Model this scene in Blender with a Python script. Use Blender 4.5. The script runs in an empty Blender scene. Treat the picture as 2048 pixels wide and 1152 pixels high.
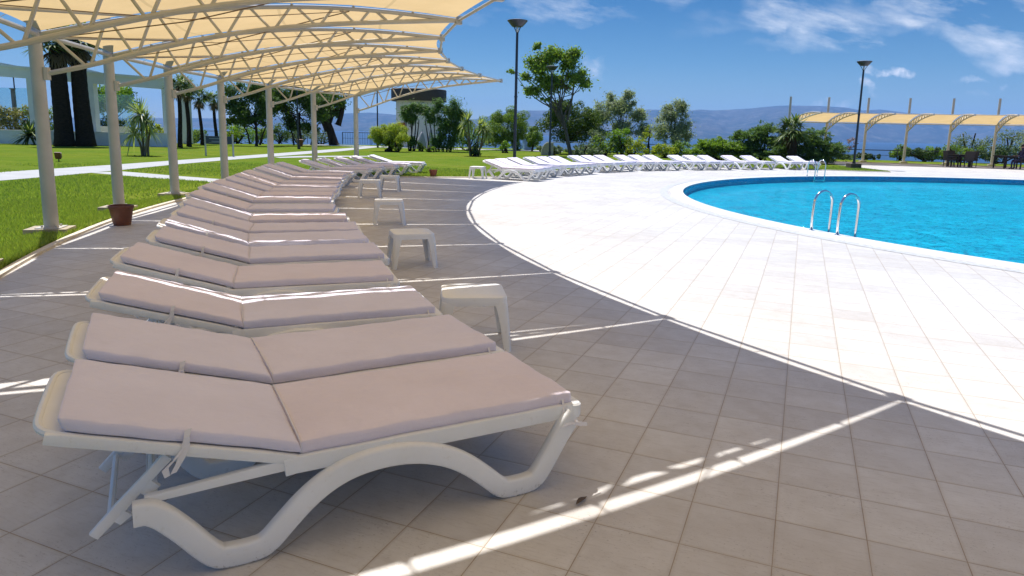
import bpy, bmesh, math, random
import numpy as np
from mathutils import Vector, Matrix
R = math.radians
rng = np.random.default_rng(7)
scene = bpy.context.scene
COL = scene.collection

# ------------------------------------------------------------------ camera
F_PX, CXP, CYP, CAM_H = 1375.0, 1024.0, 497.0, 1.5
PITCH, ROLL = math.atan(232.5 / F_PX), R(1.25)
_f = np.array([0, math.cos(PITCH), -math.sin(PITCH)]); _r0 = np.array([1.0, 0, 0]); _u0 = np.cross(_r0, _f)
_r = math.cos(ROLL) * _r0 + math.sin(ROLL) * _u0; _u = -math.sin(ROLL) * _r0 + math.cos(ROLL) * _u0
cam = bpy.data.cameras.new('camera'); cam_o = bpy.data.objects.new('camera', cam); COL.objects.link(cam_o)
cam.sensor_width = 36; cam.lens = 36 * F_PX / 2048; cam.shift_y = -(576 - CYP) / 2048
cam.clip_start = 0.05; cam.clip_end = 80000
M = Matrix(((_r[0], _u[0], -_f[0], 0), (_r[1], _u[1], -_f[1], 0), (_r[2], _u[2], -_f[2], CAM_H), (0, 0, 0, 1)))
cam_o.matrix_world = M
scene.camera = cam_o

def ray(x, y): return _f + _r * (x - CXP) / F_PX - _u * (y - CYP) / F_PX
def gnd(x, y, z=0.0):
    d = ray(x, y); t = (z - CAM_H) / d[2]; return np.array([0, 0, CAM_H]) + d * t
def at(x, y, Y):
    d = ray(x, y); return np.array([0, 0, CAM_H]) + d * (Y / d[1])

# ------------------------------------------------------------------ tags
def tag(o, label=None, cat=None, group=None, kind=None):
    if label: o['label'] = label
    if cat: o['category'] = cat
    if group: o['group'] = group
    if kind: o['kind'] = kind
    return o
def empty(name, loc=(0, 0, 0), rz=0.0, label=None, cat=None, group=None):
    o = bpy.data.objects.new(name, None); COL.objects.link(o)
    o.location = loc; o.rotation_euler = (0, 0, rz); o.empty_display_size = 0.2
    return tag(o, label, cat, group)

# ------------------------------------------------------------------ mesh builder
class MB:
    def __init__(s): s.v = []; s.f = []; s.n = 0
    def add(s, verts, faces):
        verts = np.asarray(verts, float); s.v.append(verts)
        s.f.extend([tuple(i + s.n for i in f) for f in faces]); s.n += len(verts); return s
    def box(s, c, size, rz=0.0, tilt=None):
        x, y, z = [k / 2 for k in size]
        v = np.array([(a * x, b * y, d * z) for d in (-1, 1) for a, b in ((-1, -1), (1, -1), (1, 1), (-1, 1))])
        if tilt is not None: v = v @ np.array(Matrix.Rotation(tilt[1], 3, tilt[0]).transposed())
        ca, sa = math.cos(rz), math.sin(rz)
        v = np.stack([v[:, 0] * ca - v[:, 1] * sa, v[:, 0] * sa + v[:, 1] * ca, v[:, 2]], 1) + np.asarray(c)
        return s.add(v, [(3, 2, 1, 0), (4, 5, 6, 7), (0, 1, 5, 4), (1, 2, 6, 5), (2, 3, 7, 6), (3, 0, 4, 7)])
    def tube(s, pts, rad, n=8, cap=True):
        pts = np.asarray(pts, float); k = len(pts); rad = np.broadcast_to(rad, (k,))
        vs = []; prev = None
        for i in range(k):
            t = pts[min(i + 1, k - 1)] - pts[max(i - 1, 0)]; t /= np.linalg.norm(t) + 1e-12
            a = np.array([0, 0, 1.0]) if abs(t[2]) < .9 else np.array([1.0, 0, 0])
            if prev is None: x = np.cross(t, a)
            else: x = prev - t * (prev @ t)
            x /= np.linalg.norm(x); y = np.cross(t, x); prev = x
            for j in range(n):
                q = 2 * math.pi * j / n; vs.append(pts[i] + rad[i] * (math.cos(q) * x + math.sin(q) * y))
        fs = [(i * n + j, i * n + (j + 1) % n, (i + 1) * n + (j + 1) % n, (i + 1) * n + j) for i in range(k - 1) for j in range(n)]
        if cap: fs += [tuple(range(n))[::-1], tuple((k - 1) * n + j for j in range(n))]
        return s.add(vs, fs)
    def lathe(s, prof, c=(0, 0, 0), n=24):
        vs = [(c[0] + r * math.cos(2 * math.pi * j / n), c[1] + r * math.sin(2 * math.pi * j / n), c[2] + z) for r, z in prof for j in range(n)]
        k = len(prof)
        return s.add(vs, [(i * n + j, i * n + (j + 1) % n, (i + 1) * n + (j + 1) % n, (i + 1) * n + j) for i in range(k - 1) for j in range(n)])
    def sweep(s, pts, w, d, y=0.0, r=0.3, flat=False):
        """strip with a rounded box section swept along a curve in the XZ plane (w in plane, d along Y)"""
        pts = np.asarray(pts, float); k = len(pts); w = np.broadcast_to(w, (k,))
        sec = []
        for sx, sy in ((1, 1), (-1, 1), (-1, -1), (1, -1)):
            rr = r * min(d, float(np.min(w))) ; a0 = {(1, 1): 0, (-1, 1): 90, (-1, -1): 180, (1, -1): 270}[(sx, sy)]
            for a in (0, 45, 90):
                q = R(a0 + a); sec.append((sx, sy, math.cos(q) * rr - sx * rr, math.sin(q) * rr - sy * rr))
        m = len(sec); vs = []
        for i in range(k):
            t = pts[min(i + 1, k - 1)] - pts[max(i - 1, 0)]; t /= np.linalg.norm(t) + 1e-12; nrm = np.array([-t[1], t[0]])
            for sx, sy, ox, oy in sec:
                a = sx * w[i] / 2 + ox; b = sy * d / 2 + oy
                p = pts[i] + nrm * a; vs.append((p[0], y + b, p[1]))
        fs = [(i * m + j, (i + 1) * m + j, (i + 1) * m + (j + 1) % m, i * m + (j + 1) % m) for i in range(k - 1) for j in range(m)]
        fs += [tuple(range(m)), tuple((k - 1) * m + j for j in range(m))[::-1]]
        return s.add(vs, fs)
    def build(s, name, mat, parent=None, smooth=False, auto=None, off=None):
        v = np.concatenate(s.v) if s.v else np.zeros((0, 3))
        if off is not None: v = v - np.asarray(off)
        me = bpy.data.meshes.new(name); me.from_pydata(v.tolist(), [], s.f); me.materials.append(mat)
        if smooth: me.polygons.foreach_set('use_smooth', [True] * len(me.polygons))
        me.update()
        bm = bmesh.new(); bm.from_mesh(me); bmesh.ops.recalc_face_normals(bm, faces=bm.faces); bm.to_mesh(me); bm.free()
        if smooth and auto: me.set_sharp_from_angle(angle=R(auto))
        o = bpy.data.objects.new(name, me); COL.objects.link(o)
        if parent: o.parent = parent
        return o

def raw_obj(name, verts, faces_arr, mat, parent=None, smooth=False):
    """fast path for many same-sized faces: faces_arr is (n,k) int"""
    verts = np.asarray(verts, np.float32); fa = np.asarray(faces_arr, np.int32); n, k = fa.shape
    me = bpy.data.meshes.new(name); me.vertices.add(len(verts)); me.vertices.foreach_set('co', verts.ravel())
    me.loops.add(n * k); me.loops.foreach_set('vertex_index', fa.ravel())
    me.polygons.add(n); me.polygons.foreach_set('loop_start', np.arange(0, n * k, k, dtype=np.int32))
    me.polygons.foreach_set('loop_total', np.full(n, k, np.int32))
    if smooth: me.polygons.foreach_set('use_smooth', np.ones(n, bool))
    me.update(calc_edges=True); me.validate(); me.materials.append(mat)
    o = bpy.data.objects.new(name, me); COL.objects.link(o)
    if parent: o.parent = parent
    return o

def copy_tree(o, parent=None):
    c = o.copy(); COL.objects.link(c)
    if parent: c.parent = parent
    for ch in list(o.children): copy_tree(ch, c)
    return c
def chaikin(p, n=2):
    p = np.asarray(p, float)
    for _ in range(n):
        a = p[:-1] * .75 + p[1:] * .25; b = p[:-1] * .25 + p[1:] * .75
        q = np.empty((2 * len(a), p.shape[1])); q[0::2] = a; q[1::2] = b
        p = np.vstack([p[:1], q, p[-1:]])
    return p

# ------------------------------------------------------------------ materials
class N:
    def __init__(s, name):
        s.m = bpy.data.materials.new(name); s.m.use_nodes = True; s.t = s.m.node_tree; s.t.nodes.clear()
        s.out = s.t.nodes.new('ShaderNodeOutputMaterial')
    def n(s, kind, **kw):
        o = s.t.nodes.new('ShaderNode' + kind)
        for k, v in kw.items():
            if k.startswith('i_'):
                key = k[2:].replace('_', ' '); inp = o.inputs[int(key)] if key.isdigit() else o.inputs[key]
                if isinstance(v, bpy.types.NodeSocket): s.t.links.new(v, inp)
                else: inp.default_value = v
            else: setattr(o, k, v)
        return o
    def math(s, op, a, b=0.0, c=None):
        o = s.n('Math', operation=op, i_0=a, i_1=b)
        if c is not None: s.set(o.inputs[2], c)
        return o.outputs[0]
    def set(s, inp, v):
        if isinstance(v, bpy.types.NodeSocket): s.t.links.new(v, inp)
        else: inp.default_value = v
    def mix(s, fac, a, b, mode='MIX'):
        o = s.t.nodes.new('ShaderNodeMix'); o.data_type = 'RGBA'; o.blend_type = mode
        s.set(o.inputs[0], fac); s.set(o.inputs[6], a); s.set(o.inputs[7], b); return o.outputs[2]
    def ramp(s, fac, a, b, c0=(0, 0, 0, 1), c1=(1, 1, 1, 1)):
        o = s.t.nodes.new('ShaderNodeValToRGB'); s.set(o.inputs[0], fac)
        o.color_ramp.elements[0].position = a; o.color_ramp.elements[1].position = b
        o.color_ramp.elements[0].color = c0; o.color_ramp.elements[1].color = c1; return o.outputs[0]
    def noise(s, vec, scale, detail=4, rough=.55):
        o = s.n('TexNoise', i_Scale=scale, i_Detail=detail, i_Roughness=rough)
        if vec is not None: s.t.links.new(vec, o.inputs['Vector'])
        return o.outputs[0]
    def pos(s): return s.n('NewGeometry').outputs['Position']
    def obj(s): return s.n('TexCoord').outputs['Object']
    def bump(s, h, strength=.3, dist=.01):
        return s.n('Bump', i_Height=h, i_Strength=strength, i_Distance=dist).outputs[0]
    def bsdf(s, col, rough=.5, metal=0.0, spec=.5, normal=None, **kw):
        o = s.n('BsdfPrincipled'); s.set(o.inputs['Base Color'], col); s.set(o.inputs['Roughness'], rough)
        s.set(o.inputs['Metallic'], metal); s.set(o.inputs['Specular IOR Level'], spec)
        if normal is not None: s.t.links.new(normal, o.inputs['Normal'])
        for k, v in kw.items(): s.set(o.inputs[k.replace('_', ' ')], v)
        return o.outputs[0]
    def done(s, sh): s.t.links.new(sh, s.out.inputs[0]); return s.m
def rgb(r, g, b): return (r, g, b, 1.0)

def mat_simple(name, col, rough=.5, metal=0.0, spec=.5, var=.12, scale=6.0, bump=0.0, bscale=40):
    n = N(name); p = n.obj(); nz = n.noise(p, scale, 5, .6)
    c = n.mix(n.ramp(nz, .3, .7), rgb(*[k * (1 - var) for k in col]), rgb(*[min(1, k * (1 + var)) for k in col]))
    nb = n.bump(n.noise(p, bscale, 4), bump, .01) if bump else None
    return n.done(n.bsdf(c, rough, metal, spec, nb))

TA = R(22.67); TILE = 0.3258; T0 = (1.073, 2.523)
def tile_nodes(n):
    p = n.pos(); q = n.n('VectorMath', operation='SUBTRACT', i_0=p, i_1=(T0[0], T0[1], 0)).outputs[0]
    q = n.n('VectorRotate', rotation_type='Z_AXIS', i_Vector=q, i_Angle=TA).outputs[0]
    sx = n.n('SeparateXYZ', i_0=q); d = []
    ids = []
    for k in (0, 1):
        a = n.math('DIVIDE', sx.outputs[k], TILE); ids.append(n.math('FLOOR', a))
        fr = n.math('FRACT', a); d.append(n.math('MINIMUM', fr, n.math('SUBTRACT', 1.0, fr)))
    e = n.math('MINIMUM', d[0], d[1])
    cid = n.n('CombineXYZ', i_0=ids[0], i_1=ids[1]).outputs[0]
    wn = n.n('TexWhiteNoise', i_Vector=cid, noise_dimensions='3D')
    return p, q, e, wn
def mat_deck():
    n = N('deck_tiles'); p, q, e, wn = tile_nodes(n)
    q2 = n.n('VectorMath', operation='ADD', i_0=q, i_1=n.n('VectorMath', operation='SCALE', i_0=wn.outputs['Color'], i_Scale=17.0).outputs[0]).outputs[0]
    base = n.mix(wn.outputs[0], rgb(.565, .555, .545), rgb(.64, .63, .615))
    mot = n.noise(q2, 7.0, 6, .65); base = n.mix(n.ramp(mot, .35, .75), base, n.mix(1, base, rgb(.86, .845, .83), 'MULTIPLY'))
    # fine brushed streaks and dark specks of the stoneware, denser in patches
    st = n.noise(n.n('VectorMath', operation='MULTIPLY', i_0=q2, i_1=(14, 90, 1)).outputs[0], 1.0, 4, .6)
    base = n.mix(n.ramp(st, .52, .8, rgb(0, 0, 0), rgb(.5, .5, .5)), base, rgb(.40, .365, .34))
    sp = n.noise(n.n('VectorMath', operation='MULTIPLY', i_0=q2, i_1=(75, 130, 1)).outputs[0], 1.0, 3, .7)
    pat = n.ramp(n.noise(p, 2.3, 4, .6), .42, .68)
    spk = n.math('MULTIPLY', n.ramp(sp, .60, .70), n.math('MULTIPLY_ADD', pat, .80, .15))
    base = n.mix(spk, base, rgb(.20, .175, .16))
    soil = n.noise(p, .55, 5, .6); base = n.mix(n.ramp(soil, .38, .75), base, n.mix(1, base, rgb(.86, .82, .78), 'MULTIPLY'))
    edge = n.ramp(e, .008, .05, rgb(.28, .28, .28), rgb(0, 0, 0)); base = n.mix(edge, base, rgb(.40, .35, .29))
    gw = n.math('MULTIPLY_ADD', n.noise(p, 5.0, 3), .007, .0022)
    g = n.math('LESS_THAN', e, gw)
    gcol = n.mix(n.noise(p, 3.5, 4), rgb(.22, .165, .115), rgb(.42, .355, .28))
    col = n.mix(g, base, gcol)
    h = n.math('ADD', n.ramp(e, .0, .03), n.math('MULTIPLY', mot, .12))
    return n.done(n.bsdf(col, n.math('MULTIPLY_ADD', mot, .25, .42), 0, .35, n.bump(h, .35, .004)))
def mat_grass_ground():
    n = N('lawn_soil'); p = n.pos()
    a = n.noise(p, 1.1, 6, .65); b = n.noise(p, 38, 4, .7); c = n.noise(p, .16, 4, .5)
    col = n.mix(n.ramp(a, .3, .7), rgb(.098, .172, .018), rgb(.155, .225, .032))
    col = n.mix(n.ramp(b, .35, .7), n.mix(1, col, rgb(.55, .6, .5), 'MULTIPLY'), n.mix(1, col, rgb(1.25, 1.15, 1.2), 'MULTIPLY'))
    col = n.mix(n.ramp(c, .42, .72), col, n.mix(1, col, rgb(1.45, 1.12, 1.1), 'MULTIPLY'))
    dry = n.noise(p, .45, 6, .7); col = n.mix(n.ramp(dry, .52, .74, rgb(0, 0, 0), rgb(.6, .6, .6)), col, rgb(.20, .19, .05))
    return n.done(n.bsdf(col, 1.0, 0, 0.0, n.bump(b, .8, .03)))
def mat_leaf(name, c0, c1, trans=.35, rough=.6, spec=.25):
    n = N(name); g = n.n('NewGeometry'); ri = g.outputs['Random Per Island']
    col = n.mix(ri, rgb(*[min(.45, k * 1.35) for k in c0]), rgb(*[min(.45, k * 1.35) for k in c1]))
    b = n.bsdf(col, rough, 0, spec)
    tcol = n.mix(1, col, rgb(1.25, 1.35, .6), 'MULTIPLY')
    t = n.n('BsdfTranslucent', i_Color=tcol).outputs[0]
    return n.done(n.n('MixShader', i_0=trans, i_1=b, i_2=t).outputs[0])
def mat_bark(name, c0, c1, scale=8.0, bands=0.0):
    n = N(name); p = n.obj()
    v = n.n('VectorMath', operation='MULTIPLY', i_0=p, i_1=(1, 1, .25 if not bands else 3.0)).outputs[0]
    nz = n.noise(v, scale, 6, .65); col = n.mix(n.ramp(nz, .35, .7), rgb(*c0), rgb(*c1))
    return n.done(n.bsdf(col, .9, 0, .15, n.bump(nz, .8, .04)))
C0X, C0Y = 17.687, 15.667
def mat_membrane():
    n = N('shade_cloth'); p = n.pos(); w = n.noise(p, 1.3, 5, .6)
    fold = n.noise(n.n('VectorMath', operation='MULTIPLY', i_0=p, i_1=(.5, 3.0, .5)).outputs[0], 1.4, 3)
    cd = n.mix(n.ramp(w, .3, .7), rgb(.56, .43, .25), rgb(.62, .49, .30))
    ct = n.mix(n.ramp(w, .3, .7), rgb(.72, .51, .245), rgb(.80, .57, .285))
    nb = n.bump(fold, .25, .05)
    rr = n.n('VectorMath', operation='LENGTH', i_0=n.n('VectorMath', operation='MULTIPLY', i_0=n.n('VectorMath', operation='SUBTRACT', i_0=p, i_1=(C0X, C0Y, 0)).outputs[0], i_1=(1, 1, 0)).outputs[0]).outputs['Value']
    seam = n.math('LESS_THAN', n.math('FRACT', n.math('DIVIDE', rr, 1.45)), .030)   # welded double seam
    stain = n.ramp(n.noise(p, .7, 6, .7), .55, .85, rgb(0, 0, 0), rgb(.35, .35, .35))
    cd = n.mix(n.math('MULTIPLY', seam, .5), n.mix(stain, cd, rgb(.42, .33, .22)), rgb(.45, .34, .19)); ct = n.mix(n.math('MULTIPLY', seam, .5), n.mix(stain, ct, rgb(.64, .48, .28)), rgb(.50, .36, .18))
    d = n.n('BsdfDiffuse', i_Color=cd, i_Normal=nb).outputs[0]; t = n.n('BsdfTranslucent', i_Color=ct, i_Normal=nb).outputs[0]
    return n.done(n.n('MixShader', i_0=.5, i_1=d, i_2=t).outputs[0])
def mat_water():
    n = N('pool_water'); p = n.pos()
    a = n.noise(n.n('VectorMath', operation='MULTIPLY', i_0=p, i_1=(1.0, .8, 1)).outputs[0], 1.5, 3, .5)
    b = n.noise(p, 4.5, 2, .5); h = n.math('ADD', a, n.math('MULTIPLY', b, .35))
    nb = n.bump(h, 1.0, .42)
    fr = n.n('Fresnel', i_IOR=1.22, i_Normal=nb).outputs[0]
    lw = n.n('LayerWeight', i_Blend=.5, i_Normal=nb).outputs['Facing']
    tr = n.n('BsdfTransparent', i_Color=n.ramp(lw, .80, .965, rgb(.80, 1.0, 1.0), rgb(.12, .74, .90))).outputs[0]
    gl = n.n('BsdfGlossy', i_Color=rgb(.55, .85, 1), i_Roughness=.03, i_Normal=nb).outputs[0]
    return n.done(n.n('MixShader', i_0=n.math('MULTIPLY', fr, .62), i_1=tr, i_2=gl).outputs[0])
def mat_pool_tile():
    n = N('pool_mosaic_ripple_light'); p = n.pos(); w = n.noise(p, 1.3, 6, .65)
    # small mosaic of blue glass tiles over broad mottling that paints in ripple light
    vor = n.n('TexVoronoi', i_Scale=22.0, feature='F1', distance='CHEBYCHEV'); n.t.links.new(p, vor.inputs['Vector'])
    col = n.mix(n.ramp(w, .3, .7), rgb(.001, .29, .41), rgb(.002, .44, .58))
    col = n.mix(n.ramp(vor.outputs['Distance'], .2, .5), col, n.mix(1, col, rgb(.8, .85, .9), 'MULTIPLY'))
    return n.done(n.bsdf(col, .35, 0, .4))
def mat_wall_tile():
    n = N('pool_wall_mosaic'); p = n.pos(); wn = n.n('TexVoronoi', i_Scale=16.0, feature='F1', distance='CHEBYCHEV')
    n.t.links.new(p, wn.inputs['Vector']); c = n.n('SeparateXYZ', i_0=wn.outputs['Color']).outputs[0]
    col = n.mix(c, rgb(.006, .16, .36), rgb(.015, .30, .52)); return n.done(n.bsdf(col, .25, 0, .5))
def mat_hill():
    n = N('hill_scrub'); p = n.pos()
    a = n.noise(p, .0016, 8, .65); b = n.noise(p, .007, 6, .7)
    col = n.mix(n.ramp(a, .42, .60), rgb(.020, .034, .030), rgb(.060, .062, .058))
    col = n.mix(n.ramp(b, .50, .66), col, rgb(.125, .118, .108))
    return n.done(n.bsdf(col, .95, 0, .1))
def mat_glass(name, tint, fac=.25):
    n = N(name); fr = n.n('Fresnel', i_IOR=1.45).outputs[0]
    tr = n.n('BsdfTransparent', i_Color=rgb(*tint)).outputs[0]; gl = n.n('BsdfGlossy', i_Color=rgb(.9, .95, .95), i_Roughness=.02).outputs[0]
    return n.done(n.n('MixShader', i_0=n.math('ADD', fr, .05), i_1=tr, i_2=gl).outputs[0])
def mat_cushion(name, col):
    n = N(name); p = n.obj(); pw = n.pos()
    nz = n.noise(pw, 2.2, 5, .6); oi = n.n('ObjectInfo').outputs['Random']; cc = n.mix(oi, rgb(*col), rgb(col[0] * 1.07, col[1] * .985, col[2] * .91)); c = n.mix(n.ramp(nz, .3, .75), cc, n.mix(1, cc, rgb(.90, .89, .88), 'MULTIPLY'))
    st = n.noise(pw, 5.5, 5, .65); c = n.mix(n.ramp(st, .62, .85, rgb(0, 0, 0), rgb(.35, .35, .35)), c, rgb(.55, .52, .54))
    we = n.noise(p, 420, 2); wr = n.noise(n.n('VectorMath', operation='MULTIPLY', i_0=p, i_1=(2.2, 7, 5)).outputs[0], 2.6, 4, .55)
    cr = n.noise(n.n('VectorMath', operation='MULTIPLY', i_0=p, i_1=(9, 3, 6)).outputs[0], 3.0, 5, .6); h = n.math('ADD', n.math('ADD', n.math('MULTIPLY', wr, 1.0), n.math('MULTIPLY', cr, .35)), n.math('MULTIPLY', we, .04))
    return n.done(n.bsdf(c, .75, 0, .25, n.bump(h, .5, .016), Sheen_Weight=.1))
def mat_plastic():
    n = N('white_resin'); p = n.obj(); pw = n.pos()
    a = n.noise(pw, 3.0, 5, .65); c = n.mix(n.ramp(a, .35, .75), rgb(.80, .815, .835), rgb(.74, .745, .735))
    d = n.noise(p, 30, 5, .7); c = n.mix(n.ramp(d, .60, .80, rgb(0, 0, 0), rgb(.45, .45, .45)), c, rgb(.55, .50, .42))
    z = n.n('SeparateXYZ', i_0=pw).outputs[2]
    scuff = n.math('MULTIPLY', n.ramp(z, .0, .045, rgb(1, 1, 1), rgb(0, 0, 0)), n.ramp(n.noise(pw, 55, 4, .7), .56, .66))
    c = n.mix(n.math('MULTIPLY', scuff, .8), c, rgb(.12, .10, .085))
    return n.done(n.bsdf(c, .42, 0, .4, n.bump(d, .06, .004)))

m_deck = mat_deck(); m_soil = mat_grass_ground(); m_mem = mat_membrane(); m_water = mat_water()
m_pool = mat_pool_tile(); m_poolwall = mat_wall_tile(); m_hill = mat_hill(); m_res = mat_plastic()
m_cush = mat_cushion('cushion_fabric', (.735, .72, .865)); m_cush2 = mat_cushion('cushion_fabric_pale', (.70, .66, .655))
m_tie = mat_simple('tie_ribbon', (.74, .72, .74), .7, var=.05)
m_frame = mat_simple('painted_steel', (.48, .46, .415), .45, var=.10, scale=3, bump=.05)
m_conc = mat_simple('footing_concrete', (.40, .345, .26), .9, var=.2, scale=9, bump=.5)
m_cable = mat_simple('brown_cable', (.16, .10, .06), .6)
m_steel = mat_simple('polished_steel', (.72, .72, .72), .14, 1.0, var=.06)
m_coping = mat_simple('coping_stone', (.74, .735, .72), .5, var=.06, scale=4, bump=.1)
m_grate = mat_simple('overflow_grate', (.50, .50, .49), .5, var=.25, scale=14)
m_kerb = mat_simple('edging_stone', (.62, .56, .46), .8, var=.15, scale=6, bump=.3)
m_path = mat_simple('path_concrete', (.40, .40, .395), .85, var=.10, scale=1.5, bump=.2)
m_pot = mat_simple('pot_plastic', (.15, .052, .032), .45, var=.2, scale=10)
m_pot2 = mat_simple('pot_terracotta', (.24, .075, .045), .7, var=.2, scale=10)
m_dirt = mat_simple('pot_soil', (.05, .035, .02), .95, var=.4, scale=30, bump=.8)
m_lamp = mat_simple('lamp_paint', (.018, .024, .038), .35, var=.1)
m_lampcap = mat_simple('lamp_cap', (.42, .43, .44), .3, .6)
m_white = mat_simple('white_render', (.76, .75, .72), .85, var=.06, scale=1.2, bump=.15)
m_beam = mat_simple('pergola_render', (.80, .785, .75), .85, var=.07, scale=.7, bump=.1)
m_darkroof = mat_simple('kiosk_roof', (.060, .042, .036), .6, var=.15)
m_cream = mat_simple('kiosk_render', (.74, .69, .61), .85, var=.05, scale=1.0)
m_red = mat_simple('red_sign', (.38, .02, .02), .5)
m_yel = mat_simple('yellow_sign', (.55, .30, .04), .5)
m_blue_sign = mat_simple('sign_blue', (.035, .055, .095), .4, var=.1)
m_sign_text = mat_simple('sign_text', (.24, .28, .34), .5)
m_canvas = mat_simple('grey_canvas', (.34, .33, .36), .9, var=.15, scale=2, bump=.3)
m_bluep = mat_simple('pale_blue_plastic', (.20, .34, .55), .5, var=.1)
m_fence = mat_simple('fence_steel', (.20, .20, .20), .5, .3)
m_darkfence = mat_simple('fence_dark', (.05, .05, .055), .5, .3)
m_wood = mat_simple('dark_wicker', (.030, .020, .016), .6, var=.3, scale=20)
m_sea = None
def _sea():
    n = N('sea_water'); p = n.pos(); h = n.noise(n.n('VectorMath', operation='MULTIPLY', i_0=p, i_1=(.02, .06, 1)).outputs[0], 1.0, 5, .6)
    return n.done(n.bsdf(rgb(.010, .045, .115), .35, 0, .3, n.bump(h, .4, 2.0)))
m_sea = _sea()
m_terr = mat_simple('cliff_scrub', (.07, .075, .035), .95, var=.35, scale=.4)
m_glassrail = mat_glass('balustrade_glass', (.72, .88, .90))

# ------------------------------------------------------------------ world, sun
SX, SY = .222, -.372                               # shadow offset per metre of height
sun_el = math.atan2(1, math.hypot(SX, SY)); sun_az = math.atan2(-SX, -SY)   # azimuth from +Y towards +X
w = bpy.data.worlds.new('World'); scene.world = w; w.use_nodes = True
def world_nodes():
    t = w.node_tree; t.nodes.clear()
    class W(N):
        def __init__(s): s.t = t
    n = W(); out = t.nodes.new('ShaderNodeOutputWorld'); bg = t.nodes.new('ShaderNodeBackground')
    sky = t.nodes.new('ShaderNodeTexSky'); sky.sky_type = 'NISHITA'; sky.sun_disc = False
    sky.sun_elevation = sun_el; sky.sun_rotation = sun_az; sky.air_density = 1.0; sky.dust_density = .10; sky.ozone_density = 2.2; sky.altitude = 30
    d = n.n('TexCoord').outputs['Generated']; sp = n.n('SeparateXYZ', i_0=d)
    rp = t.nodes.new('ShaderNodeValToRGB'); t.links.new(sp.outputs[2], rp.inputs[0]); cr = rp.color_ramp
    cr.elements[0].position = 0.0; cr.elements[0].color = rgb(.36, .395, .415); cr.elements[1].position = .19; cr.elements[1].color = rgb(.082, .222, .345)
    e_ = cr.elements.new(.10); e_.color = rgb(.175, .29, .385); e_ = cr.elements.new(.55); e_.color = rgb(.42, .56, .70); deep = rp.outputs[0]
    hs = n.mix(1, sky.outputs[0], deep, 'MULTIPLY')
    yy = n.math('MAXIMUM', sp.outputs[1], .02)
    u = n.math('DIVIDE', sp.outputs[0], yy); v = n.math('DIVIDE', sp.outputs[2], yy)
    # warped coordinates give torn cloud edges
    P = n.n('CombineXYZ', i_0=u, i_1=v).outputs[0]
    wv = n.n('TexNoise', i_Scale=9.0, i_Detail=5.0, i_Roughness=.6, i_Vector=P)
    wsub = n.n('VectorMath', operation='SUBTRACT', i_0=wv.outputs[1], i_1=(.5, .5, .5)).outputs[0]
    P2 = n.n('VectorMath', operation='ADD', i_0=P, i_1=n.n('VectorMath', operation='SCALE', i_0=wsub, i_Scale=.10).outputs[0]).outputs[0]
    s2 = n.n('SeparateXYZ', i_0=P2)
    def ell(px, py, rx, ry, rot, gain, warped=True):
        dd = ray(px, py); u0, v0 = dd[0] / dd[1], dd[2] / dd[1]
        du = n.math('SUBTRACT', s2.outputs[0] if warped else u, u0); dv = n.math('SUBTRACT', s2.outputs[1] if warped else v, v0)
        c, s_ = math.cos(rot), math.sin(rot)
        a = n.math('MULTIPLY_ADD', du, c / rx, n.math('MULTIPLY', dv, s_ / rx)); b = n.math('MULTIPLY_ADD', du, -s_ / ry, n.math('MULTIPLY', dv, c / ry))
        r2 = n.math('ADD', n.math('MULTIPLY', a, a), n.math('MULTIPLY', b, b))
        f = n.math('MAXIMUM', n.math('SUBTRACT', 1.0, r2), 0.0)
        return n.math('MULTIPLY', f, gain)
    # thin high streaks
    streak = n.n('TexNoise', i_Scale=1.0, i_Detail=8.0, i_Roughness=.62)
    sv = n.n('VectorRotate', rotation_type='Z_AXIS', i_Vector=P, i_Angle=R(10)).outputs[0]
    n.t.links.new(n.n('VectorMath', operation='MULTIPLY', i_0=sv, i_1=(5.0, 19.0, 1)).outputs[0], streak.inputs['Vector'])
    big = [ell(1820, 20, .34, .030, .10, .7), ell(1960, 45, .16, .045, -.25, 1.1), ell(1610, 50, .11, .030, -.25, 1.3), ell(1700, 82, .07, .014, -.4, .8),
           ell(1200, 4, .16, .030, .05, 1.1), ell(1640, 98, .11, .012, 0, .55), ell(960, 30, .07, .012, .3, .35), ell(2020, 118, .06, .012, 0, .5)]
    bsum = big[0]
    for b in big[1:]: bsum = n.math('ADD', bsum, b)
    cirrus = n.math('MULTIPLY', n.math('MINIMUM', bsum, 1.0), n.ramp(streak.outputs[0], .44, .68))
    small = [ell(1805, 150, .030, .010, 0, 1.3), ell(1750, 154, .022, .006, .1, .9), ell(1742, 183, .014, .009, -.2, .8), ell(1197, 141, .026, .013, -.5, .55),
             ell(1642, 206, .020, .007, 0, .8), ell(1690, 213, .016, .006, 0, .5), ell(1945, 156, .024, .006, 0, .55), ell(1945, 190, .022, .006, 0, .3), ell(2015, 162, .012, .005, 0, .4)]
    ssum = small[0]
    for b in small[1:]: ssum = n.math('ADD', ssum, b)
    fine = n.n('TexNoise', i_Scale=42.0, i_Detail=6.0, i_Roughness=.62, i_Vector=P)
    puff = n.math('MULTIPLY', ssum, n.ramp(fine.outputs[0], .38, .64))
    cl = n.math('MINIMUM', n.math('ADD', n.math('MULTIPLY', cirrus, .85), puff), .92)
    col = n.mix(cl, hs, rgb(4.9, 5.05, 5.3))
    n.t.links.new(col, bg.inputs[0]); bg.inputs[1].default_value = SKY_STRENGTH
    n.t.links.new(bg.outputs[0], out.inputs[0])
SKY_STRENGTH = .10
world_nodes()
sun = bpy.data.lights.new('sun', 'SUN'); sun.energy = 3.2; sun.angle = R(.53); sun.color = (1.0, .965, .915)
sun_o = bpy.data.objects.new('sun', sun); COL.objects.link(sun_o)
sun_o.rotation_euler = Vector((SX, SY, -1)).to_track_quat('-Z', 'Y').to_euler(); sun_o.location = (0, 0, 30)
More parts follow.
